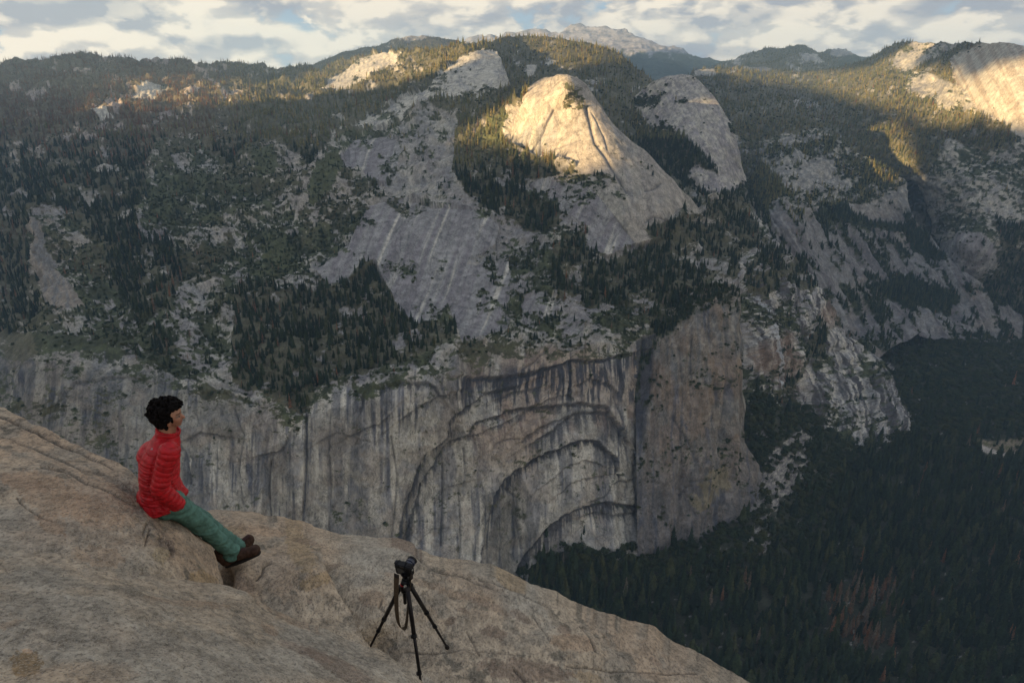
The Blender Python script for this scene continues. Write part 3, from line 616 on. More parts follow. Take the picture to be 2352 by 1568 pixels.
layer('second_granite_dome', 1440, 1775, 2.0, H_TOP, [(1440, 420), (1600, 600), (1775, 650)], H_CTRL, relief_dome2, simple_paint(
    [[(1440, 265), (1455, 240), (1475, 268), (1500, 310), (1540, 300), (1590, 325), (1620, 350), (1640, 380), (1680, 410), (1640, 405), (1600, 380), (1575, 400), (1600, 430), (1640, 440), (1560, 460), (1430, 400)],
     [(1690, 400), (1725, 440), (1775, 530), (1740, 500), (1700, 450)], [(1600, 452), (1700, 442), (1760, 560), (1760, 640), (1500, 640), (1560, 470)]],
    [[(1550, 172), (1640, 200), (1700, 350), (1715, 420), (1690, 430), (1650, 400), (1600, 340), (1540, 290), (1500, 260)], [(1590, 385), (1640, 395), (1695, 420), (1690, 440), (1620, 440), (1585, 410)]],
    (PURP*1.1, PALE*.95), .40, slope=-.5), M_ROCK, jag=1.0)
B_TOP = [(600, 190), (680, 160), (740, 140), (790, 123), (830, 112), (880, 100), (920, 88), (935, 83), (950, 84), (975, 80), (1000, 86), (1030, 94), (1060, 102), (1120, 130), (1200, 160)]
layer('far_wooded_hill', 600, 1200, 3.0, B_TOP, [(600, 260), (1200, 220)], [(600, 190, 8000), (900, 95, 8500), (1100, 120, 8500), (900, 180, 7000), (1200, 200, 7000), (600, 250, 7000)],
      simple_relief(90, 300, 30, 90, 3.), simple_paint([[(500, 40), (1300, 40), (1300, 400), (500, 400)]], [[(915, 92), (935, 80), (980, 77), (1000, 90), (960, 94)], [(740, 160), (760, 150), (770, 168), (750, 172)]], cover=.75), M_FAR, back=(5, 200., .6), jag=1.5)
D_TOP = [(1000, 112), (1060, 103), (1078, 90), (1098, 79), (1112, 88), (1125, 80), (1150, 84), (1160, 75), (1185, 76), (1215, 69), (1245, 71), (1285, 80), (1297, 70), (1312, 60), (1332, 55), (1345, 62), (1372, 65), (1385, 62), (1392, 63), (1405, 68), (1425, 67),
         (1435, 64), (1444, 74), (1462, 85), (1500, 99), (1530, 107), (1560, 108), (1578, 118), (1600, 133), (1630, 130), (1660, 138), (1720, 150), (1800, 165)]
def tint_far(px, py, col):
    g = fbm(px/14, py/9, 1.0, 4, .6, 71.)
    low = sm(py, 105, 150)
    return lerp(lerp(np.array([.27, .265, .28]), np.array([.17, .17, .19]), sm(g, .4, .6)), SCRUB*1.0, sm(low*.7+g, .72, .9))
layer('high_peak', 1000, 1800, 2.2, D_TOP, [(1000, 170), (1500, 280), (1800, 260)], [(1000, 110, 14000), (1330, 58, 14500), (1440, 68, 14000), (1560, 108, 12500), (1700, 150, 12000), (1500, 200, 9500), (1300, 130, 12000), (1800, 240, 9000), (1000, 170, 12000)],
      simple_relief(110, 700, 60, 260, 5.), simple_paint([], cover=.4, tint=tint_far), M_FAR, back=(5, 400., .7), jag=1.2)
E_TOP = [(1560, 200), (1600, 168), (1660, 142), (1700, 130), (1740, 118), (1775, 112), (1800, 109), (1835, 108), (1860, 112), (1880, 122), (1905, 115), (1925, 112), (1950, 116), (1966, 128), (1985, 133), (2040, 135), (2120, 130), (2200, 140)]
layer('far_domed_hills', 1560, 2200, 2.6, E_TOP, [(1560, 260), (1900, 210), (2200, 200)], [(1560, 200, 7500), (1660, 142, 8500), (1840, 108, 9000), (1950, 116, 10500), (2100, 135, 11000), (1700, 180, 6500), (1900, 170, 6800), (2100, 180, 8000), (1560, 250, 6000), (2200, 200, 7500)],
      simple_relief(120, 350, 40, 120, 6.), simple_paint([[(1500, 40), (1925, 40), (1925, 180), (2200, 190), (2200, 400), (1500, 400)]], [[(1830, 125), (1870, 125), (1890, 150), (1850, 150)], [(1905, 110), (1965, 115), (1960, 130), (1905, 128)]], cover=.6), M_FAR, back=(5, 200., .6), jag=1.5)

# right hand mountainside, from the skyline down to the gorge
F_TOP = [(1560, 195), (1590, 166), (1640, 158), (1700, 155), (1760, 158), (1820, 165), (1900, 160), (1960, 150), (2000, 132), (2030, 112), (2060, 98), (2100, 97), (2150, 99), (2180, 102), (2220, 101), (2260, 99), (2300, 98), (2330, 99), (2352, 105), (2420, 104), (2620, 96)]
F_CTRL = [(1600, 165, 5400), (1700, 200, 4500), (1760, 158, 6000), (1900, 162, 6000), (1800, 250, 3900), (1900, 330, 3500), (2000, 200, 4300), (2000, 132, 5600), (2100, 100, 4900), (2180, 103, 4300), (2150, 200, 3800), (2150, 290, 3350), (2200, 180, 3500),
          (2250, 130, 3500), (2250, 220, 3150), (2300, 100, 3350), (2352, 105, 3200), (2352, 290, 2850), (2352, 400, 2750), (2300, 500, 2650), (2200, 450, 2850), (2100, 470, 3250), (2110, 560, 3200), (2352, 520, 2580), (2200, 580, 2780), (2300, 620, 2600), (2352, 700, 2480),
          (1640, 250, 3900), (1740, 350, 3400), (1720, 450, 3100), (2000, 380, 3300), (1850, 480, 3100), (2100, 700, 2800), (2225, 560, 2680), (2100, 380, 3150), (2400, 200, 2950)]
F_LIT = [[(1585, 175), (1600, 163), (1640, 160), (1650, 175), (1610, 183)], [(1690, 152), (1740, 150), (1772, 162), (1755, 170), (1700, 158)],
         [(2020, 140), (2060, 120), (2120, 100), (2180, 104), (2120, 130), (2080, 150), (2100, 165), (2050, 160)],
         [(2190, 135), (2230, 110), (2260, 98), (2400, 96), (2500, 330), (2330, 310), (2300, 275), (2260, 265), (2235, 240), (2225, 215), (2200, 195), (2188, 165)]]
F_TREE = [[(1500, 100), (2000, 100), (2080, 180), (2080, 210), (2160, 250), (2240, 262), (2330, 290), (2330, 340), (2260, 350), (2180, 320), (2130, 400), (2080, 410), (2000, 380), (1920, 325), (1900, 305), (1800, 305), (1740, 330), (1760, 450), (1700, 460), (1500, 460)],
          [(2060, 95), (2100, 100), (2020, 150), (1990, 160), (1990, 130)], [(2240, 100), (2260, 100), (2210, 135), (2190, 160), (2205, 200), (2180, 190), (2100, 160), (2170, 120)], [(2280, 510), (2352, 520), (2700, 500), (2700, 800), (2250, 800), (2240, 660), (2290, 620), (2300, 570)],
          [(2090, 500), (2110, 480), (2130, 580), (2240, 520), (2180, 560), (2160, 620), (2120, 590)]]
def relief_right(px, py, pos, N):
    x, y, z = pos[..., 0], pos[..., 1], pos[..., 2]
    d = (fbm(x/120, y/120, z/90, 5, .56, 41.)-.5)*60+(ridge(x/50, y/50, z/40, 3, 43.)-.5)*16
    sl = inpoly(*wob(px, py, 4), F_LIT[3]); d = np.where(sl, (fbm(x/90, y/90, z/160, 4, .5, 44.)-.5)*18, d)
    kn = np.exp(-(((px-2225)/55)**2+((py-590)/50)**2)); gorge = np.exp(-((px-(2095+(py-480)*.25))/22)**2)*sm(py, 400, 460)*sm(py, 660, 600)
    return d+kn*60-gorge*90
def tint_right(px, py, col):
    knob = inpoly(*wob(px, py, 6, 20), [(2165, 610), (2180, 560), (2220, 533), (2262, 540), (2290, 570), (2285, 610), (2250, 640), (2200, 625)])
    st = fbm((px+.5*py)/6, py/70, 2., 3, .6, 46.)
    c = np.where(knob[..., None], lerp(PURP*1.0, GREY*1.2, sm(st, .42, .6)), col)
    cl = inpoly(*wob(px, py, 4), F_LIT[3]); s2 = fbm((px-.5*py)/7, py/80, 3., 4, .6, 47.)
    return np.where(cl[..., None], lerp(PALE*.88, TAN*.92, sm(s2, .44, .62)), c)
layer('right_mountainside', 1560, 2620, 2.4, F_TOP, [(1560, 480), (1700, 520), (2000, 620), (2120, 740), (2352, 800), (2620, 800)], F_CTRL, relief_right, simple_paint(F_TREE, F_LIT[:2]+F_LIT[3:], (GREY*.85, PALE*.88), .46, tint=tint_right), M_ROCK, jag=1.5)

# canyon wall running down to the gorge
G_TOP = [(1690, 470), (1720, 425), (1745, 370), (1770, 328), (1795, 316), (1820, 312), (1870, 312), (1909, 314), (1926, 327), (1960, 345), (2011, 373), (2050, 398), (2076, 415), (2084, 450), (2088, 483), (2100, 510), (2115, 530), (2147, 560), (2181, 597), (2215, 622), (2270, 668), (2326, 716), (2345, 735)]
G_CTRL = [(1820, 315, 3250), (1770, 330, 3200), (1909, 316, 3150), (1900, 400, 2950), (2000, 380, 3000), (2000, 500, 2750), (1780, 430, 2720), (1770, 500, 2420), (1850, 600, 2300), (2000, 700, 2330), (2100, 650, 2560), (2200, 700, 2480), (2326, 716, 2450), (1950, 750, 2180), (2080, 440, 2950),
          (2090, 500, 2870), (2181, 597, 2680), (1900, 520, 2560), (1700, 470, 2900), (2040, 600, 2640), (1920, 640, 2350), (2240, 640, 2550), (2000, 800, 2080)]
G_BOT = [(1690, 560), (1800, 700), (1900, 820), (1960, 860), (2010, 830), (2045, 800), (2100, 775), (2190, 785), (2270, 790), (2345, 790)]
def relief_canyon(px, py, pos, N):
    x, y, z = pos[..., 0], pos[..., 1], pos[..., 2]
    d = (fbm(x/100, y/100, z/80, 5, .56, 51.)-.5)*45+(ridge((px-.62*py)/20.0, py/190.0, 1.0, 4, 52.)-.55)*30*sm(py, 440, 520)
    return d+(ridge(x/40, y/40, z/30, 3, 53.)-.5)*12
def paint_canyon(px, py, pos, N):
    st = fbm((px-.62*py)/5.5, (py+.62*px)/90, 1.0, 4, .62, 55.); st2 = fbm((px-.62*py)/17, (py+.62*px)/160, 1.0, 3, .55, 56.); vn = veg_noise(px, py*1.1)
    fine = fbm(px/5, py/4, 7.1, 3, .6, 58.); big = fbm(px/70, py/70, 2., 3, .5, 59.)
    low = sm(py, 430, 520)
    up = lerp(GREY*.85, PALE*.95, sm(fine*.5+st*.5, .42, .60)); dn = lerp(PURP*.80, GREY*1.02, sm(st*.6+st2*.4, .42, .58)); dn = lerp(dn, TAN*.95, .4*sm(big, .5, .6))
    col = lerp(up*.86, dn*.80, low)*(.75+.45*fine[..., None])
    vs = .5*vn+.5*fbm((px-.62*py)/12, (py+.62*px)/60, 3.0, 4, .6, 60.)
    v = vn*(1-low)+vs*low
    cov = .42+.10*(big-.5)*4
    ledge = inpoly(*wob(px, py, 8), [(1880, 470), (1960, 475), (2080, 500), (2080, 540), (1990, 520), (1900, 510)]) | inpoly(*wob(px, py, 8), [(2090, 505), (2120, 540), (2170, 600), (2100, 580), (2070, 540)]) | inpoly(*wob(px, py, 8), [(2000, 660), (2080, 640), (2200, 690), (2180, 720), (2060, 700)])
    cov = np.where(ledge, .75, cov); cov = np.where(inpoly(*wob(px, py, 6), [(1690, 560), (1690, 440), (1720, 420), (1745, 370), (1790, 420), (1800, 440), (1768, 480), (1760, 560)]), .9, cov)
    clean = inpoly(*wob(px, py, 5), [(1938, 468), (2000, 470), (2075, 490), (2080, 520), (1990, 510), (1950, 500)]); cov = np.where(clean, .15, cov)
    thr = .5+(.5-cov)*.5; veg = sm(v, thr-.015, thr+.015)
    col = lerp(col, SCRUB*(.7+.4*fine[..., None]), veg)
    tree = (cov > .7)*1.0
    return col, {'_tree': tree*.6+.25*veg*(tree < .5), '_veg': veg, '_cl': veg*0, '_burnt': veg*0, '_cov': cov, '_rk': veg*0}
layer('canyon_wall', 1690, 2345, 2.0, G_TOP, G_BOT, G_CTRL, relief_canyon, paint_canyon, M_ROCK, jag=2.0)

# ------------------------------------------------------------------ valley floor
V_CTRL = [(1190, 1345, 1085), (1800, 830, 2100), (1700, 850, 1850), (1900, 780, 2250), (1960, 880, 2010), (1850, 900, 1850), (1215, 1305, 1105), (1250, 1272, 1125), (1330, 1243, 1150), (1400, 1262, 1152), (1470, 1268, 1160), (1560, 1262, 1165), (1610, 1240, 1190), (1690, 1200, 1235),
          (1250, 1235, 1190), (1330, 1200, 1230), (1470, 1220, 1240), (1560, 1215, 1240), (1650, 1150, 1330), (1690, 1100, 1390), (1746, 1120, 1345), (1700, 1000, 1480), (1702, 930, 1560), (1740, 908, 1600), (1740, 870, 1680), (1790, 925, 1635), (1850, 955, 1650), (1955, 1020, 1635), (1960, 980, 1740),
          (1978, 940, 1810), (2000, 930, 1840), (2085, 978, 1775), (2110, 990, 1750), (2100, 900, 1980), (2000, 800, 2250), (2050, 740, 2420), (2200, 735, 2450), (2352, 720, 2540), (2352, 640, 2750), (2352, 560, 3000), (2200, 690, 2650),
          (2300, 1040, 1615), (2352, 900, 1960), (2352, 1568, 865), (1640, 1568, 865), (1500, 1400, 1022), (1350, 1350, 1070), (2352, 1300, 1160), (1800, 1150, 1345), (1800, 1300, 1148), (2000, 1150, 1440), (2000, 1050, 1590), (1000, 1480, 940), (1000, 1568, 865), (1300, 1480, 950), (2150, 820, 2180)]
V_TOP = [(900, 1440), (1000, 1440), (1100, 1380), (1190, 1300), (1250, 1232), (1330, 1203), (1400, 1222), (1560, 1222), (1610, 1190), (1680, 1100), (1700, 860), (1740, 840), (1800, 800), (1900, 760), (1950, 740),
         (2000, 725), (2045, 712), (2100, 690), (2200, 705), (2300, 710), (2345, 690), (2352, 600), (2620, 530)]
V_TOP = sorted(V_TOP)
TALUS = [[(1705, 1160), (1730, 1110), (1790, 1020), (1840, 990), (1880, 1000), (1850, 1050), (1870, 1080), (1830, 1110), (1800, 1150), (1760, 1190), (1770, 1250), (1740, 1290), (1715, 1250), (1730, 1200)],
         [(1725, 1000), (1760, 985), (1770, 1010), (1740, 1025)], [(1965, 780), (1990, 790), (2030, 830), (2066, 848), (2060, 858), (2020, 840), (1985, 810)]]
def relief_valley(px, py, pos, N):
    x, y = pos[..., 0], pos[..., 1]
    return (fbm(x/120, y/120, 0, 4, .5, 61.)-.5)*24
def paint_valley(px, py, pos, N):
    wx, wy = wob(px, py, 9, 22, 7.0); mid = fbm(px/18, py/12, 1., 4, .6, 62.); fine = fbm(px/4, py/3, 2., 3, .6, 63.)
    col = FLOOR*(.7+.7*mid[..., None])
    ta = np.zeros(px.shape, bool)
    for p in TALUS: ta |= inpoly(wx, wy, p)
    ta &= fbm(px/14, py/10, 5., 3, .6, 64.) > .43
    spot = (fbm(px/12, py/7, 3., 3, .55, 65.) > .715)
    col = np.where((ta | spot)[..., None], lerp(PURP*.75, PALE*.8, sm(fine, .45, .65)), col)
    open_ = inpoly(*wob(px, py, 4, 14), [(2225, 1005), (2290, 1012), (2352, 1008), (2620, 1020), (2620, 1070), (2352, 1045), (2300, 1048), (2262, 1038)])
    road = inpoly(px, py, [(2225, 1008), (2262, 1022), (2300, 1035), (2352, 1040), (2352, 1048), (2290, 1046), (2255, 1034)])
    col = np.where(open_[..., None], lerp(np.array([.10, .095, .04]), np.array([.22, .17, .12]), sm(fine, .4, .6)), col)
    col = np.where(road[..., None], np.array([.42, .36, .30])*(.8+.4*fine[..., None]), col)
    tree = 1.0-(ta | spot | open_ | road)*.93
    return col, {'_tree': tree, '_veg': tree, '_cl': tree*0, '_burnt': tree*0, '_cov': tree, '_rk': (ta | spot)*1.0}
layer('valley_floor', 900, 2620, 2.6, V_TOP, [(900, 1640), (2620, 1640)], V_CTRL, relief_valley, paint_valley, M_SOIL, back=(2, 10., .1))
# ------------------------------------------------------------------ the near slabs the people stand on
def granite_material():
    m = bpy.data.materials.new('near_granite'); m.use_nodes = True; t = NT(m.node_tree); t.n.clear()
    at = t.node('ShaderNodeAttribute', attribute_name='tint'); geo = t.node('ShaderNodeNewGeometry'); p = geo.outputs['Position']
    mp = t.node('ShaderNodeMapping'); t.l.new(p, mp.inputs[0]); mp.inputs['Rotation'].default_value = (0.3, 0.5, 0.6); mp.inputs['Scale'].default_value = (1, .55, 1)
    g1 = t.noise(mp.outputs[0], 75, 3, .65); g2 = t.noise(mp.outputs[0], 32, 4, .6); g3 = t.noise(p, 6, 5, .6); g4 = t.noise(mp.outputs[0], 190, 2, .6)
    dark = t.ramp(g1, .47, .38, 0, 1); pale = t.ramp(g4, .52, .62, 0, 1)
    k = t.ramp(t.math('ADD', t.math('MULTIPLY', g2, .6), t.math('MULTIPLY', g3, .5)), .38, .74, .60, 1.40)
    c = t.mix(1.0, at.outputs['Color'], t.comb(k, k, k), 'MULTIPLY')
    c = t.mix(t.math('MULTIPLY', dark, .55), c, (.05, .042, .036)); c = t.mix(t.math('MULTIPLY', pale, .35), c, (.50, .44, .36))
    pit = t.noise(p, 14, 4, .65); h = t.math('ADD', t.math('MULTIPLY', g1, .35), t.math('ADD', t.math('MULTIPLY', g2, .6), t.math('MULTIPLY', pit, 1.2)))
    b = t.node('ShaderNodeBump'); b.inputs['Strength'].default_value = .9; b.inputs['Distance'].default_value = .03; t.l.new(h, b.inputs['Height'])
    bs = t.node('ShaderNodeBsdfPrincipled'); t.l.new(c, bs.inputs['Base Color']); bs.inputs['Roughness'].default_value = .85; bs.inputs['Specular IOR Level'].default_value = .25
    t.l.new(b.outputs[0], bs.inputs['Normal']); o = t.node('ShaderNodeOutputMaterial'); t.l.new(bs.outputs[0], o.inputs[0]); return m
M_GRAN = granite_material()
G_TAN = np.array([.41, .330, .235]); G_GREY = np.array([.345, .305, .24]); G_RUST = np.array([.33, .215, .13]); G_BROWN = np.array([.155, .105, .075]); G_OCH = np.array([.31, .215, .11])
def ell(px, py, cx, cy, rx, ry, rot=0.0):
    a = math.radians(rot); u = (px-cx)*math.cos(a)+(py-cy)*math.sin(a); v = -(px-cx)*math.sin(a)+(py-cy)*math.cos(a)
    w = .55*(fbm(px/9, py/9, 2.2, 4, .6, cx % 7)-.5)*2
    return sm(1.15-np.sqrt((u/rx)**2+(v/ry)**2)-w, 0, .22)
def near_paint(patches, cracks, rusty=.5):
    def paint(px, py, pos, N):
        x, y, z = pos[..., 0], pos[..., 1], pos[..., 2]
        a = fbm(x*1.6, y*1.6, z*1.6, 5, .6, 1.); b = fbm(x*5, y*3.4, z*5, 4, .6, 2.); c = fbm(x*.9+3, y*.9, z*.9, 4, .55, 3.)
        col = lerp(G_GREY, G_TAN, sm(a, .38, .58)); col = lerp(col, G_RUST, rusty*sm(c, .50, .64)); col = lerp(col, G_GREY*.72, .6*sm(b, .54, .66)); big_ = fbm(x*.7, y*.7, z*.7+5, 3, .5, 9.); col = col*(.82+.36*big_)[..., None]
        fl = fbm(x*2.3, y*1.9, z*2.3, 4, .55, 14.)*7; fr = fl-np.floor(fl); col = col*(1-.38*(np.exp(-((fr-.88)/.05)**2))*sm(b, .42, .55))[..., None]
        lich = sm(fbm(x*9, y*7, z*9, 4, .65, 5.), .60, .68)*sm(a, .45, .6); col = lerp(col, np.array([.085, .08, .062]), .7*lich)
        for cx, cy, rx, ry, rot, cc, s in patches: col = lerp(col, cc, .8*s*ell(px, py, cx, cy, rx, ry, rot))
        cd = np.zeros(px.shape)
        for line, w, s in cracks:
            d, _ = linedist(px+3*(b-.5), py+3*(a-.5), line, 14); cd = np.maximum(cd, s*np.exp(-(d/w)**2))
        return lerp(col, np.array([.035, .030, .026]), cd), {}
    return paint
def near_relief(cracks, amp=.05, extra=None):
    def r(px, py, pos, N):
        x, y, z = pos[..., 0], pos[..., 1], pos[..., 2]
        d = (fbm(x*1.1, y*1.1, z*1.1, 5, .5, 11.)-.5)*amp*2.2+(fbm(x*6, y*5, z*6, 4, .6, 12.)-.5)*amp*.7+(ridge(x*3.1+y*1.2, y*2.2, z*3, 3, 13.)-.5)*amp*.35
        fl = fbm(x*2.3, y*1.9, z*2.3, 4, .55, 14.)*7; fr = fl-np.floor(fl); d = d+amp*.55*(np.floor(fl)+sm(fr, .82, 1.0))/7-amp*.22
        for line, w, s in cracks:
            e, _ = linedist(px, py, line, 14); d = d-.03*s*np.exp(-(e/(w*1.4))**2)
        if extra is not None: d = d+extra(px, py, x, y, z)
        return d
    return r
# slab the man leans on
A_TOP = [(-260, 828), (-100, 893), (0, 937), (59, 968), (123, 996), (184, 1024), (231, 1045), (269, 1060), (300, 1080), (318, 1101), (332, 1140), (371, 1163), (402, 1177), (438, 1209), (467, 1234), (487, 1250), (496, 1268), (505, 1298), (513, 1326), (521, 1350), (530, 1400)]
A_CTRL = [(0, 940, 5.0), (120, 1000, 4.6), (310, 1095, 4.05), (380, 1178, 3.78), (484, 1258, 3.84), (519, 1350, 3.55), (0, 1100, 3.6), (200, 1150, 3.42), (0, 1270, 2.62), (200, 1300, 2.72), (380, 1280, 3.15), (440, 1340, 3.12), (350, 1350, 2.82), (0, 1400, 2.1), (300, 1450, 2.3), (500, 1420, 3.1)]
A_PATCH = [(40, 1105, 70, 14, 12, G_BROWN*1.3, .7), (110, 1130, 110, 34, 20, G_RUST, .7), (200, 1170, 90, 30, 18, G_RUST*1.1, .6), (120, 1195, 40, 22, 35, G_RUST*.95, .8), (235, 1270, 60, 22, 10, G_RUST, .6), (470, 1325, 30, 14, 10, G_OCH*1.05, .9),
           (385, 1255, 16, 26, -30, G_BROWN*.8, .75), (398, 1262, 9, 8, 20, G_BROWN*.4, .95), (372, 1268, 20, 14, 0, np.array([.33, .26, .15]), .7), (110, 1260, 60, 14, 40, G_GREY*.55, .5), (280, 1120, 90, 7, 32, G_GREY*.35, .75), (60, 1050, 140, 5, 22, G_GREY*.4, .6), (150, 1065, 90, 4, 26, G_GREY*.4, .6), (180, 1230, 60, 12, 42, G_GREY*.6, .5), (330, 1190, 40, 8, 45, G_GREY*.5, .5)]
A_CRK = [([(0, 960), (60, 985), (130, 1015), (200, 1045), (260, 1075)], 2.5, .8), ([(110, 1140), (200, 1085), (260, 1100), (300, 1130), (330, 1160)], 1.8, .0), ([(95, 1075), (160, 1090), (230, 1120), (290, 1150), (325, 1165)], 1.8, .65),
         ([(40, 1140), (60, 1160), (95, 1180), (130, 1190)], 1.4, .5), ([(330, 1225), (338, 1200), (345, 1215), (336, 1250)], 1.4, .6), ([(310, 1190), (330, 1200), (345, 1210)], 1.4, .5), ([(366, 1235), (374, 1228), (385, 1240), (396, 1258)], 1.8, .7), ([(0, 1000), (90, 1035), (170, 1075), (240, 1090)], 1.6, .5)]
layer('leaning_slab', -260, 530, 2.0, A_TOP, [(-260, 1330), (0, 1330), (350, 1400), (530, 1430)], A_CTRL, near_relief(A_CRK, .05), near_paint(A_PATCH, A_CRK, .5), M_GRAN, back=(8, .12, 1.6), jag=3.0)
# broad slab closest to the camera
N_TOP = [(-260, 1255), (0, 1275), (150, 1290), (300, 1312), (380, 1327), (452, 1341), (523, 1352), (567, 1367), (592, 1385), (657, 1418), (733, 1449), (810, 1482), (872, 1503), (925, 1541), (962, 1570), (1010, 1620), (1060, 1690)]
N_CTRL = [(0, 1290, 2.55), (300, 1322, 2.75), (452, 1345, 3.02), (567, 1368, 3.12), (657, 1419, 3.02), (810, 1483, 2.92), (930, 1545, 2.72), (0, 1420, 2.0), (300, 1430, 2.22), (0, 1568, 1.62), (300, 1568, 1.72), (600, 1568, 2.05), (800, 1560, 2.42), (500, 1450, 2.42), (1000, 1640, 2.5), (700, 1500, 2.55)]
N_PATCH = [(60, 1530, 34, 34, 60, np.array([.20, .115, .035]), .85), (62, 1496, 12, 5, 10, G_RUST*1.4, .8), (24, 1440, 26, 8, -20, G_RUST, .5), (620, 1445, 22, 12, 40, G_RUST*.85, .7), (640, 1395, 100, 14, 30, G_RUST*1.05, .5), (770, 1530, 90, 20, 28, G_BROWN*1.1, .75),
           (700, 1500, 60, 12, 25, G_BROWN*1.2, .6), (430, 1385, 90, 10, 5, G_RUST*.9, .5), (855, 1540, 60, 8, 32, G_GREY*1.35, .6), (190, 1555, 120, 30, 0, G_RUST, .3), (300, 1490, 60, 18, 0, G_GREY*.6, .35), (200, 1420, 140, 16, -12, G_GREY*.65, .35)]
layer('near_slab', -260, 1060, 2.0, N_TOP, [(-260, 1800), (1060, 1800)], N_CTRL, near_relief([], .035), near_paint(N_PATCH, [], .35), M_GRAN, back=(8, .10, 1.5), jag=2.0)
# boulder and the long slab on the right
R_TOP = [(440, 1190), (467, 1182), (528, 1176), (580, 1185), (610, 1199), (646, 1205), (708, 1220), (755, 1236), (800, 1250), (850, 1254), (900, 1259), (938, 1271), (956, 1287), (1008, 1311), (1050, 1317), (1093, 1322), (1154, 1342), (1184, 1357), (1214, 1372), (1275, 1388), (1303, 1406),
         (1336, 1415), (1372, 1436), (1415, 1447), (1458, 1455), (1500, 1472), (1528, 1496), (1584, 1523), (1642, 1566), (1750, 1644), (1860, 1740)]
R_CTRL = [(467, 1184, 5.25), (580, 1187, 5.25), (708, 1222, 5.15), (850, 1256, 5.0), (960, 1288, 4.82), (1154, 1343, 4.62), (1303, 1406, 4.45), (1458, 1456, 4.30), (1656, 1564, 3.95), (1760, 1640, 3.7), (560, 1295, 4.13), (520, 1310, 4.09), (600, 1345, 3.98), (560, 1360, 3.85), (660, 1410, 3.68),
          (720, 1300, 4.22), (760, 1400, 3.86), (830, 1490, 3.52), (850, 1380, 4.08), (950, 1400, 4.05), (868, 1492, 3.74), (1028, 1491, 3.80), (960, 1590, 3.34), (1130, 1460, 3.98), (1300, 1500, 3.88), (1100, 1568, 3.46), (1400, 1568, 3.72), (1560, 1600, 3.7), (1100, 1700, 3.0), (640, 1250, 4.7), (520, 1230, 4.6), (800, 1310, 4.5), (940, 1320, 4.55)]
GROOVE = [(735, 1275), (751, 1301), (768, 1330), (785, 1360), (818, 1404), (832, 1436), (844, 1468), (864, 1497), (880, 1530)]
R_PATCH = [(690, 1262, 26, 60, -25, G_OCH, .75), (730, 1335, 40, 14, -20, G_OCH, .8), (535, 1212, 34, 10, 5, G_OCH*.9, .7), (600, 1215, 60, 8, 12, G_RUST*1.1, .6), (560, 1340, 26, 20, 30, G_BROWN*1.2, .7), (700, 1240, 26, 6, 10, G_BROWN, .6), (1134, 1461, 30, 15, 10, G_BROWN, .8), (1032, 1432, 13, 9, -20, G_BROWN*.9, .9),
           (1195, 1419, 27, 9, 30, G_BROWN*1.1, .7), (1296, 1450, 16, 12, 30, G_BROWN*1.3, .7), (1438, 1508, 28, 10, 30, G_GREY*.42, .8), (1210, 1545, 100, 24, 4, G_BROWN*1.15, .8), (1310, 1480, 50, 18, 10, G_RUST, .7), (938, 1275, 34, 7, 25, G_BROWN*1.1, .8), (860, 1375, 30, 16, 20, G_RUST*.85, .6),
           (860, 1440, 22, 30, 0, G_OCH*.85, .5), (1060, 1375, 60, 10, 12, G_RUST*.9, .5), (1170, 1350, 40, 7, 25, G_OCH*1.1, .7), (1350, 1556, 30, 12, 15, G_OCH, .6), (1120, 1400, 60, 8, 20, G_BROWN*1.3, .5), (950, 1340, 80, 8, 14, G_RUST, .4), (1060, 1410, 18, 6, 20, G_BROWN, .6), (710, 1380, 5, 7, 0, G_BROWN*.8, .7), (760, 1290, 30, 5, 10, G_BROWN, .5), (1505, 1519, 14, 6, 35, G_BROWN*1.2, .6)]
R_CRK = [(GROOVE, 3.0, .55), ([(590, 1330), (602, 1318), (606, 1300), (622, 1290)], 2.2, .85), ([(905, 1302), (925, 1312), (940, 1322)], 2.0, .7), ([(955, 1288), (1000, 1322), (1060, 1330), (1110, 1350), (1160, 1375)], 2.0, .6), ([(1225, 1415), (1245, 1445), (1262, 1475)], 1.6, .6),
         ([(1330, 1440), (1352, 1470), (1366, 1500)], 1.8, .65), ([(930, 1497), (1000, 1503), (1080, 1500), (1200, 1512)], 1.2, .4), ([(1180, 1540), (1205, 1568)], 2.0, .6), ([(1300, 1530), (1400, 1543), (1500, 1545), (1600, 1552)], 1.3, .5), ([(1070, 1455), (1090, 1490), (1100, 1510)], 1.4, .5),
         ([(822, 1430), (830, 1444), (822, 1452)], 1.8, .6), ([(876, 1380), (872, 1395), (890, 1410)], 1.6, .5), ([(1600, 1530), (1650, 1568)], 2.5, .7), ([(1100, 1335), (1180, 1362), (1260, 1395)], 2.0, .6)]
def groove_relief(px, py, x, y, z):
    d, s = linedist(px, py, GROOVE, 70)
    right = (s < 0)                                        # beyond the boulder's edge
    fade = sm(py, 1262, 1320)
    c = np.where(right, -.13*np.exp(-(d/30)**2), -.13*np.exp(-(d/7)**2)+.03*np.exp(-(d/60)**2))*fade
    cleft = -.20*np.exp(-((px-520)/11)**2)*sm(py, 1295, 1320)
    return np.where(d < 100, c, 0)+cleft
layer('long_slab', 440, 1860, 2.0, R_TOP, [(440, 1450), (600, 1500), (900, 1640), (1000, 1800), (1860, 1850)], R_CTRL, near_relief(R_CRK, .060, groove_relief), near_paint(R_PATCH, R_CRK, .4), M_GRAN, back=(9, .30, 1.3), jag=2.5)
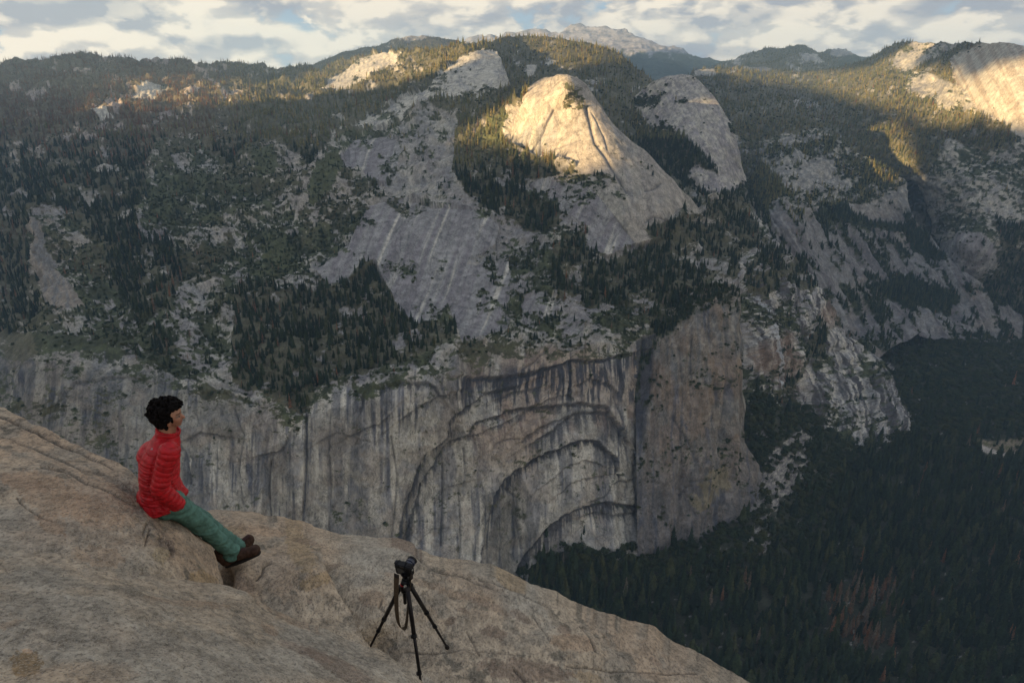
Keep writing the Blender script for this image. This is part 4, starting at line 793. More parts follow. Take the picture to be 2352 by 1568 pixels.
# ------------------------------------------------------------------ added unseen sheet that blocks the sun, gaps shaped to the lit areas
LIT = {
 'granite_massif': [[(255, 252), (290, 205), (345, 176), (420, 174), (520, 190), (600, 196), (660, 190), (705, 176), (790, 138), (860, 116), (1000, 100), (1150, 78), (1200, 76), (1200, 140), (1180, 150), (1130, 136), (1060, 150), (1020, 172), (960, 182), (860, 197), (790, 212), (700, 228), (620, 242), (480, 250), (420, 247), (330, 252)],
   [(1190, 213), (1240, 172), (1302, 160), (1350, 186), (1395, 240), (1425, 290), (1455, 340), (1470, 400), (1420, 398), (1330, 378), (1240, 362), (1165, 335), (1110, 348), (1056, 335), (1050, 305), (1100, 280), (1150, 236)]],
 'wooded_ridge': [[(1100, 130), (1100, 80), (1150, 76), (1300, 84), (1400, 104), (1450, 140), (1440, 168), (1360, 162), (1280, 150), (1190, 128)]],
 'far_wooded_hill': [[(880, 60), (1200, 60), (1200, 170), (950, 130), (900, 110)]],
 'right_mountainside': [[(1580, 165), (1650, 148), (1700, 146), (1770, 165), (1850, 170), (1900, 165), (1960, 168), (2000, 160), (2050, 125), (2130, 90), (2160, 92), (2080, 150), (2120, 165), (2190, 165), (2230, 195), (2270, 160), (2352, 146), (2700, 90), (2700, 320), (2352, 280), (2250, 262), (2240, 290), (2180, 294), (2090, 264), (2000, 232), (1900, 210), (1800, 190), (1700, 192), (1640, 206), (1590, 195)]]}
def build_sun_blocker():
    L = np.array(TOSUN); e1 = np.cross([0, 0, 1.0], L); e1 /= np.linalg.norm(e1); e2 = np.cross(L, e1)
    cell = 32.0; s0, s1, t0, t1 = -8000.0, 9000.0, -1500.0, 1700.0
    ns, nt = int((s1-s0)/cell), int((t1-t0)/cell)
    lit = np.zeros((nt, ns)); dark = np.zeros((nt, ns))
    for nm, ly in LAYERS.items():
        if nm in ('valley_floor',) : polys = []
        px = ly['px'][::2, ::2]; py = ly['py'][::2, ::2]; p = ly['pos'][::2, ::2].reshape(-1, 3)
        m = np.zeros(px.shape, bool)
        for q in LIT.get(nm, []): m |= inpoly(px, py, q)
        m = m.reshape(-1); a = ((p@e1-s0)/cell).astype(int); b = ((p@e2-t0)/cell).astype(int)
        # only what the light would reach counts: faces turned from the sun keep no vote
        nn = ly['n'][::2, ::2].reshape(-1, 3)@L
        pxf = px.reshape(-1); ok = (a >= 0) & (a < ns) & (b >= 0) & (b < nt) & (nn > 0.02) & (pxf > -60) & (pxf < 2420)
        w = np.clip(nn, .1, 1)
        np.add.at(lit, (b[ok & m], a[ok & m]), 2.0*w[ok & m]); 
        if nm == 'granite_massif': dm_ = inpoly(px, py, LIT[nm][1]).reshape(-1); np.add.at(lit, (b[ok & dm_], a[ok & dm_]), 2.0*w[ok & dm_])
        hv = (pxf > 2120)*((py.reshape(-1)) > 325)*(nm == 'right_mountainside')
        np.add.at(dark, (b[ok & ~m], a[ok & ~m]), w[ok & ~m]*(1+10*hv[ok & ~m]))
    def blur(g, r):
        k = np.exp(-.5*(np.arange(-6, 7)/r)**2); k /= k.sum()
        g = np.apply_along_axis(lambda v: np.convolve(v, k, 'same'), 0, g); return np.apply_along_axis(lambda v: np.convolve(v, k, 'same'), 1, g)
    lb, db = blur(lit, .9), blur(dark, .9)
    open_ = (lb > db) & (lb > .02)
    print('sun blocker gaps', open_.sum(), 'of', open_.size, 'lit agree', lit[open_].sum()/lit.sum(), 'dark leak', dark[open_].sum()/dark.sum())
    D = 7600.0
    S = s0+cell*np.arange(ns+1); Tt = t0+cell*np.arange(nt+1); SS, TT = np.meshgrid(S, Tt)
    SS = SS+(fbm(SS/160, TT/160, 3.3, 3)-.5)*34; TT2 = TT+(fbm(SS/160, TT/160, 8.3, 3)-.5)*34
    dep = D+(fbm(SS/700, TT/700, 1.3, 5, .55)-.5)*260
    V = SS[..., None]*e1+TT2[..., None]*e2+dep[..., None]*L
    idx = np.arange((nt+1)*(ns+1)).reshape(nt+1, ns+1)
    rr, cc = np.nonzero(~open_)
    q = np.stack([idx[rr, cc], idx[rr, cc+1], idx[rr+1, cc+1], idx[rr+1, cc]], 1).astype(np.int32)
    me = bpy.data.meshes.new('sun_blocker'); me.vertices.add(V.shape[0]*V.shape[1]); me.vertices.foreach_set('co', V.reshape(-1).astype(np.float32))
    me.loops.add(q.size); me.loops.foreach_set('vertex_index', q.reshape(-1)); me.polygons.add(len(q)); me.polygons.foreach_set('loop_start', np.arange(0, q.size, 4, dtype=np.int32)); me.update(calc_edges=True)
    m = bpy.data.materials.new('blocker_sheet'); m.use_nodes = True; m.node_tree.nodes['Principled BSDF'].inputs['Base Color'].default_value = (.75, .76, .8, 1); m.node_tree.nodes['Principled BSDF'].inputs['Roughness'].default_value = 1  # plain white for the added sun-blocking sheet
    me.materials.append(m); o = bpy.data.objects.new('sun_blocker', me); COL.objects.link(o); o['kind'] = 'structure'
    so = o.modifiers.new('thickness', 'SOLIDIFY'); so.thickness = 40
build_sun_blocker()

# the air of the valley
def build_haze():
    lo, hi = Vector((-5600, -40, -1500)), Vector((12500, 17000, 900))
    bm = bmesh.new(); bmesh.ops.create_cube(bm, size=1)
    for v in bm.verts: v.co = Vector([lo[i]+(v.co[i]+.5)*(hi[i]-lo[i]) for i in range(3)])
    me = bpy.data.meshes.new('haze'); bm.to_mesh(me); bm.free()
    m = bpy.data.materials.new('haze_air'); m.use_nodes = True; t = NT(m.node_tree); t.n.clear()
    v = t.node('ShaderNodeVolumePrincipled'); v.inputs['Color'].default_value = (.50, .74, 1.0, 1); v.inputs['Density'].default_value = 4.0e-5; v.inputs['Anisotropy'].default_value = .25
    o = t.node('ShaderNodeOutputMaterial'); t.l.new(v.outputs[0], o.inputs['Volume'])
    me.materials.append(m); ob = bpy.data.objects.new('haze', me); COL.objects.link(ob); ob['kind'] = 'stuff'
build_haze()
# ------------------------------------------------------------------ woods
def leaf_material(name, cols, rough=.8, var=.5):
    m = bpy.data.materials.new(name); m.use_nodes = True; t = NT(m.node_tree); t.n.clear()
    oi = t.node('ShaderNodeObjectInfo'); r = oi.outputs['Random']
    rp = t.node('ShaderNodeValToRGB'); e = rp.color_ramp.elements
    while len(e) < len(cols): e.new(.5)
    for i, (p, c) in enumerate(cols): e[i].position = p; e[i].color = (*c, 1)
    t.l.new(r, rp.inputs[0])
    tc = t.node('ShaderNodeTexCoord'); n = t.noise(tc.outputs['Object'], 9.0, 3, .6)
    k = t.ramp(n, .3, .7, 1-var, 1+var)
    bs = t.node('ShaderNodeBsdfPrincipled'); t.l.new(t.mix(1.0, rp.outputs[0], t.comb(k, k, k), 'MULTIPLY'), bs.inputs['Base Color'])
    bs.inputs['Roughness'].default_value = rough; bs.inputs['Specular IOR Level'].default_value = .1
    tr = t.node('ShaderNodeBsdfTranslucent'); t.l.new(rp.outputs[0], tr.inputs[0]); mx = t.node('ShaderNodeMixShader'); mx.inputs[0].default_value = .3; t.l.new(bs.outputs[0], mx.inputs[1]); t.l.new(tr.outputs[0], mx.inputs[2])
    o = t.node('ShaderNodeOutputMaterial'); t.l.new(mx.outputs[0], o.inputs[0]); return m
M_NEEDLE_SHADE = leaf_material('shaded_conifer_needles', [(0, (.016, .028, .018)), (.4, (.026, .042, .022)), (.8, (.042, .058, .026)), (1, (.080, .084, .036))])  # darker copy of the needles, valley shade put into the colour
M_NEEDLE_SUN = leaf_material('sunlit_conifer_needles', [(0, (.090, .112, .062)), (.35, (.155, .165, .075)), (.75, (.24, .215, .090)), (1, (.33, .26, .11))])  # lighter golden copy of the needles, upland sunlight put into the colour
M_DEAD = leaf_material('dead_needles', [(0, (.26, .115, .058)), (.5, (.155, .100, .062)), (1, (.20, .165, .125))])
M_BUSH = leaf_material('oak_leaves', [(0, (.026, .040, .020)), (.5, (.040, .054, .024)), (1, (.066, .070, .030))])
M_BARK = leaf_material('bark', [(0, (.10, .07, .05)), (1, (.16, .12, .09))], .9, .3)
def mesh_from(name, V, F, mats, mi=None):
    me = bpy.data.meshes.new(name); me.from_pydata([tuple(map(float, v)) for v in V], [], F)
    for m in mats: me.materials.append(m)
    if mi is not None: me.polygons.foreach_set('material_index', mi)
    me.update(); return me
def conifer_crown(seed, tiers=17, width=.135, sparse=0.0, low=.10, round_=0.0):
    r = random.Random(seed); V = []; F = []
    lean = (r.uniform(-.01, .01), r.uniform(-.01, .01))
    for i in range(tiers):
        f = (i+.5)/tiers; h = low+(1-low)*f
        R = width*((1-f)**.75*(1-round_)+round_*math.sqrt(max(0, 1-(2*f-.9)**2/1.25)))+.008
        R *= r.uniform(.8, 1.15); nb = 8 if f < .6 else 6; a0 = r.uniform(0, 6.28)
        for k in range(nb):
            if r.random() < sparse: continue
            a = a0+k*6.283/nb+r.uniform(-.25, .25); l = R*r.uniform(.6, 1.25); w = l*r.uniform(.34, .5); dr = l*r.uniform(.45, 1.0)
            ca, sa = math.cos(a), math.sin(a); cx, cy = lean[0]*h, lean[1]*h; b = len(V); th = .034*r.uniform(.8, 1.3)
            V += [(cx, cy, h+th*.6), (cx+ca*l*.6-sa*w, cy+sa*l*.6+ca*w, h-dr*.5), (cx+ca*l, cy+sa*l, h-dr), (cx+ca*l*.6+sa*w, cy+sa*l*.6-ca*w, h-dr*.5), (cx+ca*l*.45, cy+sa*l*.45, h-dr*.4-th)]
            F += [(b, b+1, b+2), (b, b+2, b+3), (b, b+4, b+1), (b+1, b+4, b+2), (b+2, b+4, b+3), (b+3, b+4, b)]
    b = len(V); V += [(0, 0, 1.02)]+[(.012*math.cos(q*2.1), .012*math.sin(q*2.1), .9) for q in range(3)]; F += [(b, b+1, b+2), (b, b+2, b+3), (b, b+3, b+1)]
    return V, F
def trunk_mesh(name, h=1.0, r=.016, top=.96, limbs=0, seed=0):
    V = []; F = []; rr = random.Random(seed); lv = [(0, r*1.5), (.05, r), (.5, r*.6), (top, r*.12)]
    for z, q in lv: V += [(q*math.cos(k*1.0472), q*math.sin(k*1.0472), z*h) for k in range(6)]
    for i in range(3):
        for k in range(6): F.append((i*6+k, i*6+(k+1) % 6, i*6+6+(k+1) % 6, i*6+6+k))
    for j in range(limbs):
        a = rr.uniform(0, 6.28); z = rr.uniform(.3, .8)*h; b = len(V); l = rr.uniform(.2, .4)*h; ca, sa = math.cos(a), math.sin(a); q = r*.5
        V += [(-sa*q, ca*q, z), (sa*q, -ca*q, z), (0, 0, z+q*2), (ca*l, sa*l, z+l*.6)]; F += [(b, b+1, b+3), (b+1, b+2, b+3), (b+2, b, b+3)]
    return mesh_from(name, V, F, [M_BARK])
def oak_crown(seed, n=150, flat=.75):
    r = random.Random(seed); V = []; F = []; lob = [(r.uniform(-.3, .3), r.uniform(-.3, .3), r.uniform(.35, .75), r.uniform(.24, .42)) for _ in range(7)]
    for i in range(n):
        lx, ly, lz, lr = lob[i % 7]; u = r.uniform(-.4, 1); a = r.uniform(0, 6.28); q = math.sqrt(1-u*u); k = lr*r.uniform(.75, 1.08)
        c = Vector((lx+k*q*math.cos(a), ly+k*q*math.sin(a), (lz+k*u)*flat)); nrm = Vector((q*math.cos(a), q*math.sin(a), u))
        t1 = nrm.cross(Vector((r.uniform(-1, 1), r.uniform(-1, 1), r.uniform(-1, 1)))).normalized(); t2 = nrm.cross(t1); s = r.uniform(.07, .13); b = len(V)
        V += [tuple(c+t1*s), tuple(c+t2*s*.8+nrm*.02), tuple(c-t1*s*.9), tuple(c-t2*s*.8-nrm*.02)]; F += [(b, b+1, b+2), (b, b+2, b+3)]
    for lx, ly, lz, lr in lob:                                   # leafy cores so that the crown is not see-through
        b = len(V); k = lr*.78
        V += [(lx+k, ly, lz*flat), (lx, ly+k, lz*flat), (lx-k, ly, lz*flat), (lx, ly-k, lz*flat), (lx, ly, (lz+k)*flat), (lx, ly, (lz-k)*flat)]
        F += [(b+i, b+(i+1) % 4, b+4) for i in range(4)]+[(b+(i+1) % 4, b+i, b+5) for i in range(4)]
    return V, F
CROWNS = [mesh_from('conifer_crown', *conifer_crown(11, 18, .165), [M_NEEDLE_SHADE]), mesh_from('conifer_crown', *conifer_crown(12, 15, .20, .08), [M_NEEDLE_SHADE]),
          mesh_from('conifer_crown', *conifer_crown(13, 20, .135, .05, .06), [M_NEEDLE_SHADE]), mesh_from('conifer_crown', *conifer_crown(14, 14, .20, .15, .18, .35), [M_NEEDLE_SHADE]),
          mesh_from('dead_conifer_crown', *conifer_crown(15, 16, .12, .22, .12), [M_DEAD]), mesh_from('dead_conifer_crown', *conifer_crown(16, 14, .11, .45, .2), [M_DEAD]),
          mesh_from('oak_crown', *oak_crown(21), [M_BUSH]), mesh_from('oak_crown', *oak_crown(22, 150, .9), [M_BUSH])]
for q_ in ((11, 16, .14), (12, 13, .17, .10), (13, 17, .11, .08, .06), (14, 12, .18, .2, .18, .35)): CROWNS.append(mesh_from('conifer_crown', *conifer_crown(q_[0]+30, *q_[1:]), [M_NEEDLE_SUN]))
TRUNKS = [trunk_mesh('conifer_trunk'), trunk_mesh('oak_trunk', .8, .05, .9, 4, 3)]

def scatter(nm, n_want, field, seed):
    ly = LAYERS[nm]; px, py, pos = ly['px'], ly['py'], ly['pos']; r = np.random.default_rng(seed)
    Y = pos[..., 1]; w = field*np.abs(np.gradient(py, axis=0))*np.clip(Y/1500, .5, 6)**1.6
    w = np.where((px > -190) & (px < 2540), w, w*.3)
    w = w.reshape(-1); tot = w.sum()
    if tot <= 0: return None
    k = r.choice(w.size, int(n_want), p=w/tot)
    i, j = np.divmod(k, pos.shape[1]); i = np.clip(i, 0, pos.shape[0]-2); j = np.clip(j, 0, pos.shape[1]-2)
    u = r.random(len(k))[:, None]; v = r.random(len(k))[:, None]
    p = pos[i, j]*(1-u)*(1-v)+pos[i, j+1]*u*(1-v)+pos[i+1, j]*(1-u)*v+pos[i+1, j+1]*u*v
    return p, px[i, j], py[i, j], i, j
def plant():
    pts = []; kinds = []; hs = []; lay = []
    r = np.random.default_rng(5)
    def add(nm, n, field, hmin, hmax, mixf, seed):
        s = scatter(nm, n*TREE_N, field, seed)
        if s is None: return
        p, px, py, i, j = s; kd, h = mixf(px, py, p, i, j, len(p), hmin+(hmax-hmin)*r.beta(2, 2.4, len(p)))
        if nm != 'valley_floor': kd = np.where((kd < 4) & (p[:, 2]+90*(fbm(p[:, 0]/150, p[:, 1]/150, 0, 3)-.5) > -235-250*(nm in ('right_mountainside', 'canyon_wall'))), kd+8, kd)   # needle copies: sunlit tone above, shaded tone below; right slopes lighter for haze
        pts.append(p); kinds.append(kd); hs.append(h); lay.append([nm]*len(p))
    LM = LAYERS['granite_massif']['extra']
    def mm(px, py, p, i, j, n, h):
        k = r.choice(4, n, p=[.4, .25, .25, .1]); k = k*1; b = LM['_burnt'][i, j]
        clus = fbm(px/55, py/55, 3.3, 3, .5, 77.)
        dead = r.random(n) < (b*.95+.06+.5*(clus > .60)*(px < 560)*(py > 380)); k[dead] = 4+(r.random(dead.sum()) < .45)
        small = np.where(LM['_rk'][i, j] > .5, .6, 1.0); lush = inpoly(px, py, [(530, 600), (1050, 600), (1050, 940), (530, 960)]) | inpoly(px, py, [(1260, 530), (1760, 440), (1760, 720), (1500, 800), (1260, 720)])
        return k, h*small*np.where(lush, .85, 1.0)
    add('granite_massif', 19000, LM['_tree']*(1-LM['_cl']), 11, 40, mm, 1)
    add('granite_massif', 3000, (1-LM['_tree'])*(LM['_veg'])*(1-LM['_cl']), 9, 22, mm, 2)
    def bushes(px, py, p, i, j, n, h): return 6+(r.random(n) < .5), h
    add('granite_massif', 10500, (1-LM['_tree'])*LM['_veg']*(1-LM['_cl']*.80), 3.0, 8, bushes, 3)
    LK = LAYERS['granite_buttress']['extra']
    add('granite_buttress', 260, LK['_tree'], 8, 20, lambda px, py, p, i, j, n, h: (r.choice(4, n), h), 4)
    add('granite_buttress', 480, LK['_veg'], 3, 8, bushes, 5)
    LV = LAYERS['valley_floor']['extra']; lv = LAYERS['valley_floor']
    cg = sm(lv['py']-pl(lv['px'], [(900, 1340), (1250, 1330), (1560, 1330), (1800, 1300), (1900, 1200), (2000, 1040), (2620, 1020)]), -60, 60)*(LV['_rk'] < .5)
    def vm(px, py, p, i, j, n, h):
        k = r.choice(4, n, p=[.35, .25, .15, .25]); f = cg[i, j]
        dz = fbm(px/60, py/60, 1.2, 2, .5, 91.)
        dead = r.random(n) < (.012+.8*inpoly(px, py, [(1890, 1370), (1960, 1340), (2050, 1360), (2060, 1500), (1990, 1520), (1900, 1440)])+.2*inpoly(px, py, [(2170, 890), (2210, 880), (2230, 930), (2170, 925)])+.10*(dz > .66)); k[dead] = 4+(r.random(dead.sum()) < .3)
        oak = r.random(n) < (1-f)*.93; k[oak] = 6+(r.random(oak.sum()) < .5); h = np.where(oak, h*.36, h)
        return k, h*(1+.15*(dz-.5))
    V = LV['_tree']
    add('valley_floor', 9000, V, 14, 62, vm, 6)
    add('valley_floor', 9000, V*(1-cg), 16, 34, vm, 7)
    def gen(dead=.04, oak=.15, hscale=1.0):
        def f(px, py, p, i, j, n, h):
            k = r.choice(4, n, p=[.4, .25, .2, .15]); d = r.random(n) < dead; k[d] = 4+(r.random(d.sum()) < .4); o = r.random(n) < oak; k[o] = 6; return k, np.where(k >= 6, h*.4, h)*hscale
        return f
    for nm, n, dd in (('wooded_ridge', 3600, .03), ('second_granite_dome', 2600, .02), ('far_wooded_hill', 2600, .03), ('far_domed_hills', 3500, .03), ('right_mountainside', 13000, .06), ('canyon_wall', 4500, .02)):
        ex = LAYERS[nm]['extra']; add(nm, n, ex['_tree']+.05*ex['_veg'], 13, 34, gen(dd), len(nm)+n)
    for nm, n in (('second_granite_dome', 900), ('right_mountainside', 2500), ('canyon_wall', 3500)):
        ex = LAYERS[nm]['extra']; add(nm, n, (1-ex['_tree'])*ex['_veg'], 4, 10, bushes, 50+n)
    return np.concatenate(pts), np.concatenate(kinds), np.concatenate(hs), np.concatenate(lay)
TREE_N = float(os.environ.get('TREE_N', '1'))
TP, TK, TH, TL = plant()
print('trees', len(TP), round(time.time()-T0, 1))

def in_view(p, nm):
    px, py = proj(p); ok = (px > 4) & (px < 2348) & (py > 2) & (py < 1564)
    fore = [(-100, 930), (0, 940), (100, 985), (200, 1035), (290, 1075), (330, 1180), (420, 1200), (480, 1180), (560, 1178), (640, 1195), (700, 1215), (800, 1240), (900, 1262), (960, 1290), (1200, 1350), (1300, 1400), (1400, 1430), (1480, 1460), (1560, 1510), (1660, 1568), (1660, 1700)]
    ok &= (py < pl(px, fore)-3) | (px > 1661)
    v = nm == 'valley_floor'; ok &= ~v | (py > pl(px, FOOT)-8)
    return ok
def individuals():
    vis = in_view(TP, TL); size = TH/np.linalg.norm(TP, axis=1); rest = np.ones(len(TP), bool)
    px, py = proj(TP); r = random.Random(3); root0 = None
    sets = (('conifer_tree', (0, 1, 2, 3), 'dark green conifer among the woods of the valley floor', 'conifer', 'conifers standing on the valley floor', 0, 'valley_floor'),
            ('upland_conifer_tree', (8, 9, 10, 11), 'olive green upland conifer with sunlit tone in its needles on the wooded bench above the granite wall', 'conifer', 'conifers on the bench above the granite wall', 0, 'granite_massif'),
            ('dead_conifer_tree', (4, 5), 'reddish brown dead conifer standing among green ones', 'conifer', 'dead brown conifers among the green woods', 0, None),
            ('oak_bush', (6, 7), 'round dark green bush rooted on a ledge of bare granite', 'bush', 'bushes rooted on the granite ledges', 1, 'rock'))
    first = {}
    for name, ks, lab, cat, grp, tr, where in sets:
        sel = vis & np.isin(TK, ks)
        if where == 'rock': sel &= (TL == 'granite_massif') | (TL == 'granite_buttress')
        elif where: sel &= TL == where
        idx = np.nonzero(sel)[0]; idx = idx[np.argsort(-size[idx])][:(60 if name == 'upland_conifer_tree' else 240 if name == 'conifer_tree' else 300)]
        print(name, len(idx), 'smallest', size[idx[-1]]*FPX if len(idx) else 0)
        crown = {}
        for i in idx:
            k = int(TK[i]); root = bpy.data.objects.new(name, None); COL.objects.link(root); root.empty_display_size = .5
            root.location = TP[i]-np.array([0, 0, .5]); root.rotation_euler = (0, 0, r.uniform(0, 6.28)); h = float(TH[i]); s = h*r.uniform(.9, 1.15)
            root.scale = (s, s, h)
            l2, g2 = lab, grp
            if name == 'dead_conifer_tree':
                if TL[i] == 'valley_floor' and px[i] > 1850 and py[i] > 1300: l2, g2 = 'rust brown dead conifer in the brown patch of the valley forest, lower right', 'rust brown trees in the lower right valley forest'
                elif TL[i] == 'valley_floor': l2, g2 = 'lone brown dead conifer among dark green trees of the valley floor', 'brown trees scattered over the valley floor'
                elif px[i] < 620: l2, g2 = 'reddish brown dead conifer on the wooded plateau at the upper left', 'dead trees on the upper left plateau'
            if name == 'oak_bush':
                if TL[i] == 'granite_buttress': l2, g2 = 'round dark bush clinging to the tall brown buttress beside the arches', 'bushes on the brown buttress'
                elif px[i] > 1690: l2, g2 = 'dark bush on the broken slope right of the brown buttress', 'bushes on the slope right of the buttress'
                elif px[i] < 560: l2, g2 = 'dark bush on the brushy ledges at the left of the wall', 'bushes at the left of the wall'
            tag(root, l2, cat, g2)
            c = bpy.data.objects.new('crown', CROWNS[k]); COL.objects.link(c); c.parent = root
            t = bpy.data.objects.new('trunk', TRUNKS[tr]); COL.objects.link(t); t.parent = root
            first.setdefault(k, c)
            rest[i] = False
    return rest, first
REST, FIRST = individuals()
def stuff(name, mask, variants):
    """all the trees beyond the ones built singly: one object that carries a copy of a crown at each point"""
    idx = np.nonzero(mask & np.isin(TK, variants))[0]; n = len(idx)
    me = bpy.data.meshes.new(name); me.vertices.add(n); me.vertices.foreach_set('co', (TP[idx]-[0, 0, .4]).astype(np.float32).reshape(-1))
    r = np.random.default_rng(9); rot = np.zeros((n, 3), np.float32); rot[:, 2] = r.random(n)*6.28; rot[:, 0] = r.normal(0, .03, n)
    w = TH[idx]*r.uniform(.9, 1.25, n); scl = np.stack([w, w, TH[idx]], 1).astype(np.float32)
    a = me.attributes.new('rot', 'FLOAT_VECTOR', 'POINT'); a.data.foreach_set('vector', rot.reshape(-1))
    a = me.attributes.new('scl', 'FLOAT_VECTOR', 'POINT'); a.data.foreach_set('vector', scl.reshape(-1))
    a = me.attributes.new('variant', 'INT', 'POINT'); a.data.foreach_set('value', TK[idx].astype(np.int32))
    o = bpy.data.objects.new(name, me); COL.objects.link(o); o['kind'] = 'stuff'
    ng = bpy.data.node_groups.new(name+'_planting', 'GeometryNodeTree')
    ng.interface.new_socket('Geometry', in_out='INPUT', socket_type='NodeSocketGeometry'); ng.interface.new_socket('Geometry', in_out='OUTPUT', socket_type='NodeSocketGeometry')
    N = ng.nodes; L = ng.links; gi = N.new('NodeGroupInput'); go = N.new('NodeGroupOutput'); jn = N.new('GeometryNodeJoinGeometry')
    def na(nm, ty):
        q = N.new('GeometryNodeInputNamedAttribute'); q.data_type = ty; q.inputs['Name'].default_value = nm; return [s for s in q.outputs if s.enabled and s.name == 'Attribute'][0]
    rt, sc, va = na('rot', 'FLOAT_VECTOR'), na('scl', 'FLOAT_VECTOR'), na('variant', 'INT')
    for k in variants:
        if k not in FIRST: continue
        cp = N.new('FunctionNodeCompare'); cp.data_type = 'INT'; cp.operation = 'EQUAL'
        ia = [s for s in cp.inputs if s.type == 'INT']; L.new(va, ia[0]); ia[1].default_value = k
        ob = N.new('GeometryNodeObjectInfo'); ob.inputs[0].default_value = FIRST[k]; ob.transform_space = 'ORIGINAL'; ob.inputs['As Instance'].default_value = True
        ip = N.new('GeometryNodeInstanceOnPoints'); L.new(gi.outputs[0], ip.inputs['Points']); L.new(cp.outputs[0], ip.inputs['Selection'])
        L.new(ob.outputs['Geometry'], ip.inputs['Instance']); L.new(rt, ip.inputs['Rotation']); L.new(sc, ip.inputs['Scale'])
        L.new(ip.outputs[0], jn.inputs[0])
    L.new(jn.outputs[0], go.inputs[0])
    md = o.modifiers.new('planting', 'NODES'); md.node_group = ng
    return o
def _():pass
stuff('conifer_forest', REST, (0, 1, 2, 3, 4, 5, 8, 9, 10, 11)); stuff('mountain_scrub', REST, (6, 7))
# ------------------------------------------------------------------ the man and the camera on its tripod
def pbr(name, colr, rough=.7, spec=.3, metal=0.0, noise=None, bump=0.0, sheen=0.0):
    m = bpy.data.materials.new(name); m.use_nodes = True; t = NT(m.node_tree); bs = t.n['Principled BSDF']
    bs.inputs['Base Color'].default_value = (*colr, 1); bs.inputs['Roughness'].default_value = rough; bs.inputs['Specular IOR Level'].default_value = spec; bs.inputs['Metallic'].default_value = metal
    if sheen: bs.inputs['Sheen Weight'].default_value = sheen
    if noise:
        tc = t.node('ShaderNodeTexCoord'); n = t.noise(tc.outputs['Object'], noise[0], 4, .6); k = t.ramp(n, .3, .7, 1-noise[1], 1+noise[1])
        t.l.new(t.mix(1.0, colr, t.comb(k, k, k), 'MULTIPLY'), bs.inputs['Base Color'])
        if bump:
            b = t.node('ShaderNodeBump'); b.inputs['Strength'].default_value = .6; b.inputs['Distance'].default_value = bump; t.l.new(n, b.inputs['Height']); t.l.new(b.outputs[0], bs.inputs['Normal'])
    return m
M_RED = pbr('red_nylon', (.37, .004, .009), .55, .35, noise=(26, .25), bump=.002)
M_TEAL = pbr('teal_cotton', (.075, .155, .125), .85, .2, noise=(18, .25), bump=.006)
M_BOOT = pbr('brown_suede', (.050, .027, .018), .85, .2, noise=(40, .3), bump=.002)
M_SOLE = pbr('dark_rubber', (.02, .016, .013), .8, .3)
M_HAIR = pbr('black_hair', (.004, .003, .003), .85, .1, noise=(60, .4), bump=.002)
M_BLACK = pbr('black_plastic', (.006, .006, .007), .5, .25, noise=(30, .2))
M_METAL = pbr('dark_anodised_metal', (.010, .008, .009), .45, .3, .3)
M_SILVER = pbr('bright_metal', (.55, .55, .50), .3, .5, .9)
M_STRAP = pbr('brown_canvas_strap', (.060, .040, .022), .8, .3, noise=(160, .45), bump=.001)
M_LENS = pbr('lens_barrel', (.018, .022, .040), .25, .6)
M_REDM = pbr('red_ring', (.45, .01, .02), .4)
M_LOGO = pbr('grey_emblem', (.32, .28, .27), .5)
def skin_mat():
    m = bpy.data.materials.new('skin'); m.use_nodes = True; t = NT(m.node_tree); bs = t.n['Principled BSDF']
    a = t.node('ShaderNodeAttribute', attribute_name='tint'); t.l.new(a.outputs['Color'], bs.inputs['Base Color']); bs.inputs['Roughness'].default_value = .5; bs.inputs['Subsurface Weight'].default_value = .08
    bs.inputs['Subsurface Radius'].default_value = (.02, .008, .004); return m
M_SKIN = skin_mat()
_SPH = {}
def unit_sphere(seg):
    if seg not in _SPH:
        bm = bmesh.new(); bmesh.ops.create_uvsphere(bm, u_segments=seg, v_segments=max(8, seg//2), radius=1)
        bm.verts.index_update(); _SPH[seg] = (np.array([v.co[:] for v in bm.verts]), [tuple(v.index for v in f.verts) for f in bm.faces]); bm.free()
    return _SPH[seg]
class Blob:
    """ellipsoids and tapered limbs merged into one continuous skin"""
    def __init__(s): s.V = []; s.F = []; s.n = 0
    def ell(s, c, ax, r, seg=20):
        v, f = unit_sphere(seg); A = np.array([list(ax[i]) for i in range(3)])*np.array(r)[:, None]
        s.V.append(v@A+np.array(c)); n = s.n; s.F += [tuple(i+n for i in q) for q in f]; s.n += len(v); return s
    def limb(s, pts, n=9):
        for (a, ra), (b, rb) in zip(pts[:-1], pts[1:]):
            a = Vector(a); b = Vector(b); d = (b-a).length; k = max(2, int(d/(min(ra, rb)*.45)))
            for i in range(k+1):
                t = i/k; s.ell(a.lerp(b, t), ((1, 0, 0), (0, 1, 0), (0, 0, 1)), (ra*(1-t)+rb*t,)*3, 14)
        return s
    def mesh(s, name, voxel, smooth=6, mats=()):
        me = bpy.data.meshes.new(name+'_raw'); me.from_pydata(np.concatenate(s.V).tolist(), [], s.F); me.update(); o = bpy.data.objects.new(name+'_raw', me)
        ws = bpy.data.scenes.new('workshop'); ws.collection.objects.link(o)            # a scratch scene, removed again
        r = o.modifiers.new('r', 'REMESH'); r.mode = 'VOXEL'; r.voxel_size = voxel
        q = o.modifiers.new('s', 'SMOOTH'); q.factor = .5; q.iterations = smooth
        vl = ws.view_layers[0]; vl.update(); dg = vl.depsgraph; nm = bpy.data.meshes.new_from_object(o.evaluated_get(dg)); nm.name = name
        bpy.data.objects.remove(o); bpy.data.scenes.remove(ws); nm.materials.clear()
        for m in mats: nm.materials.append(m)
        nm.shade_smooth(); return nm
def verts(me):
    a = np.empty(len(me.vertices)*3, np.float32); me.vertices.foreach_get('co', a); return a.reshape(-1, 3).astype(float)
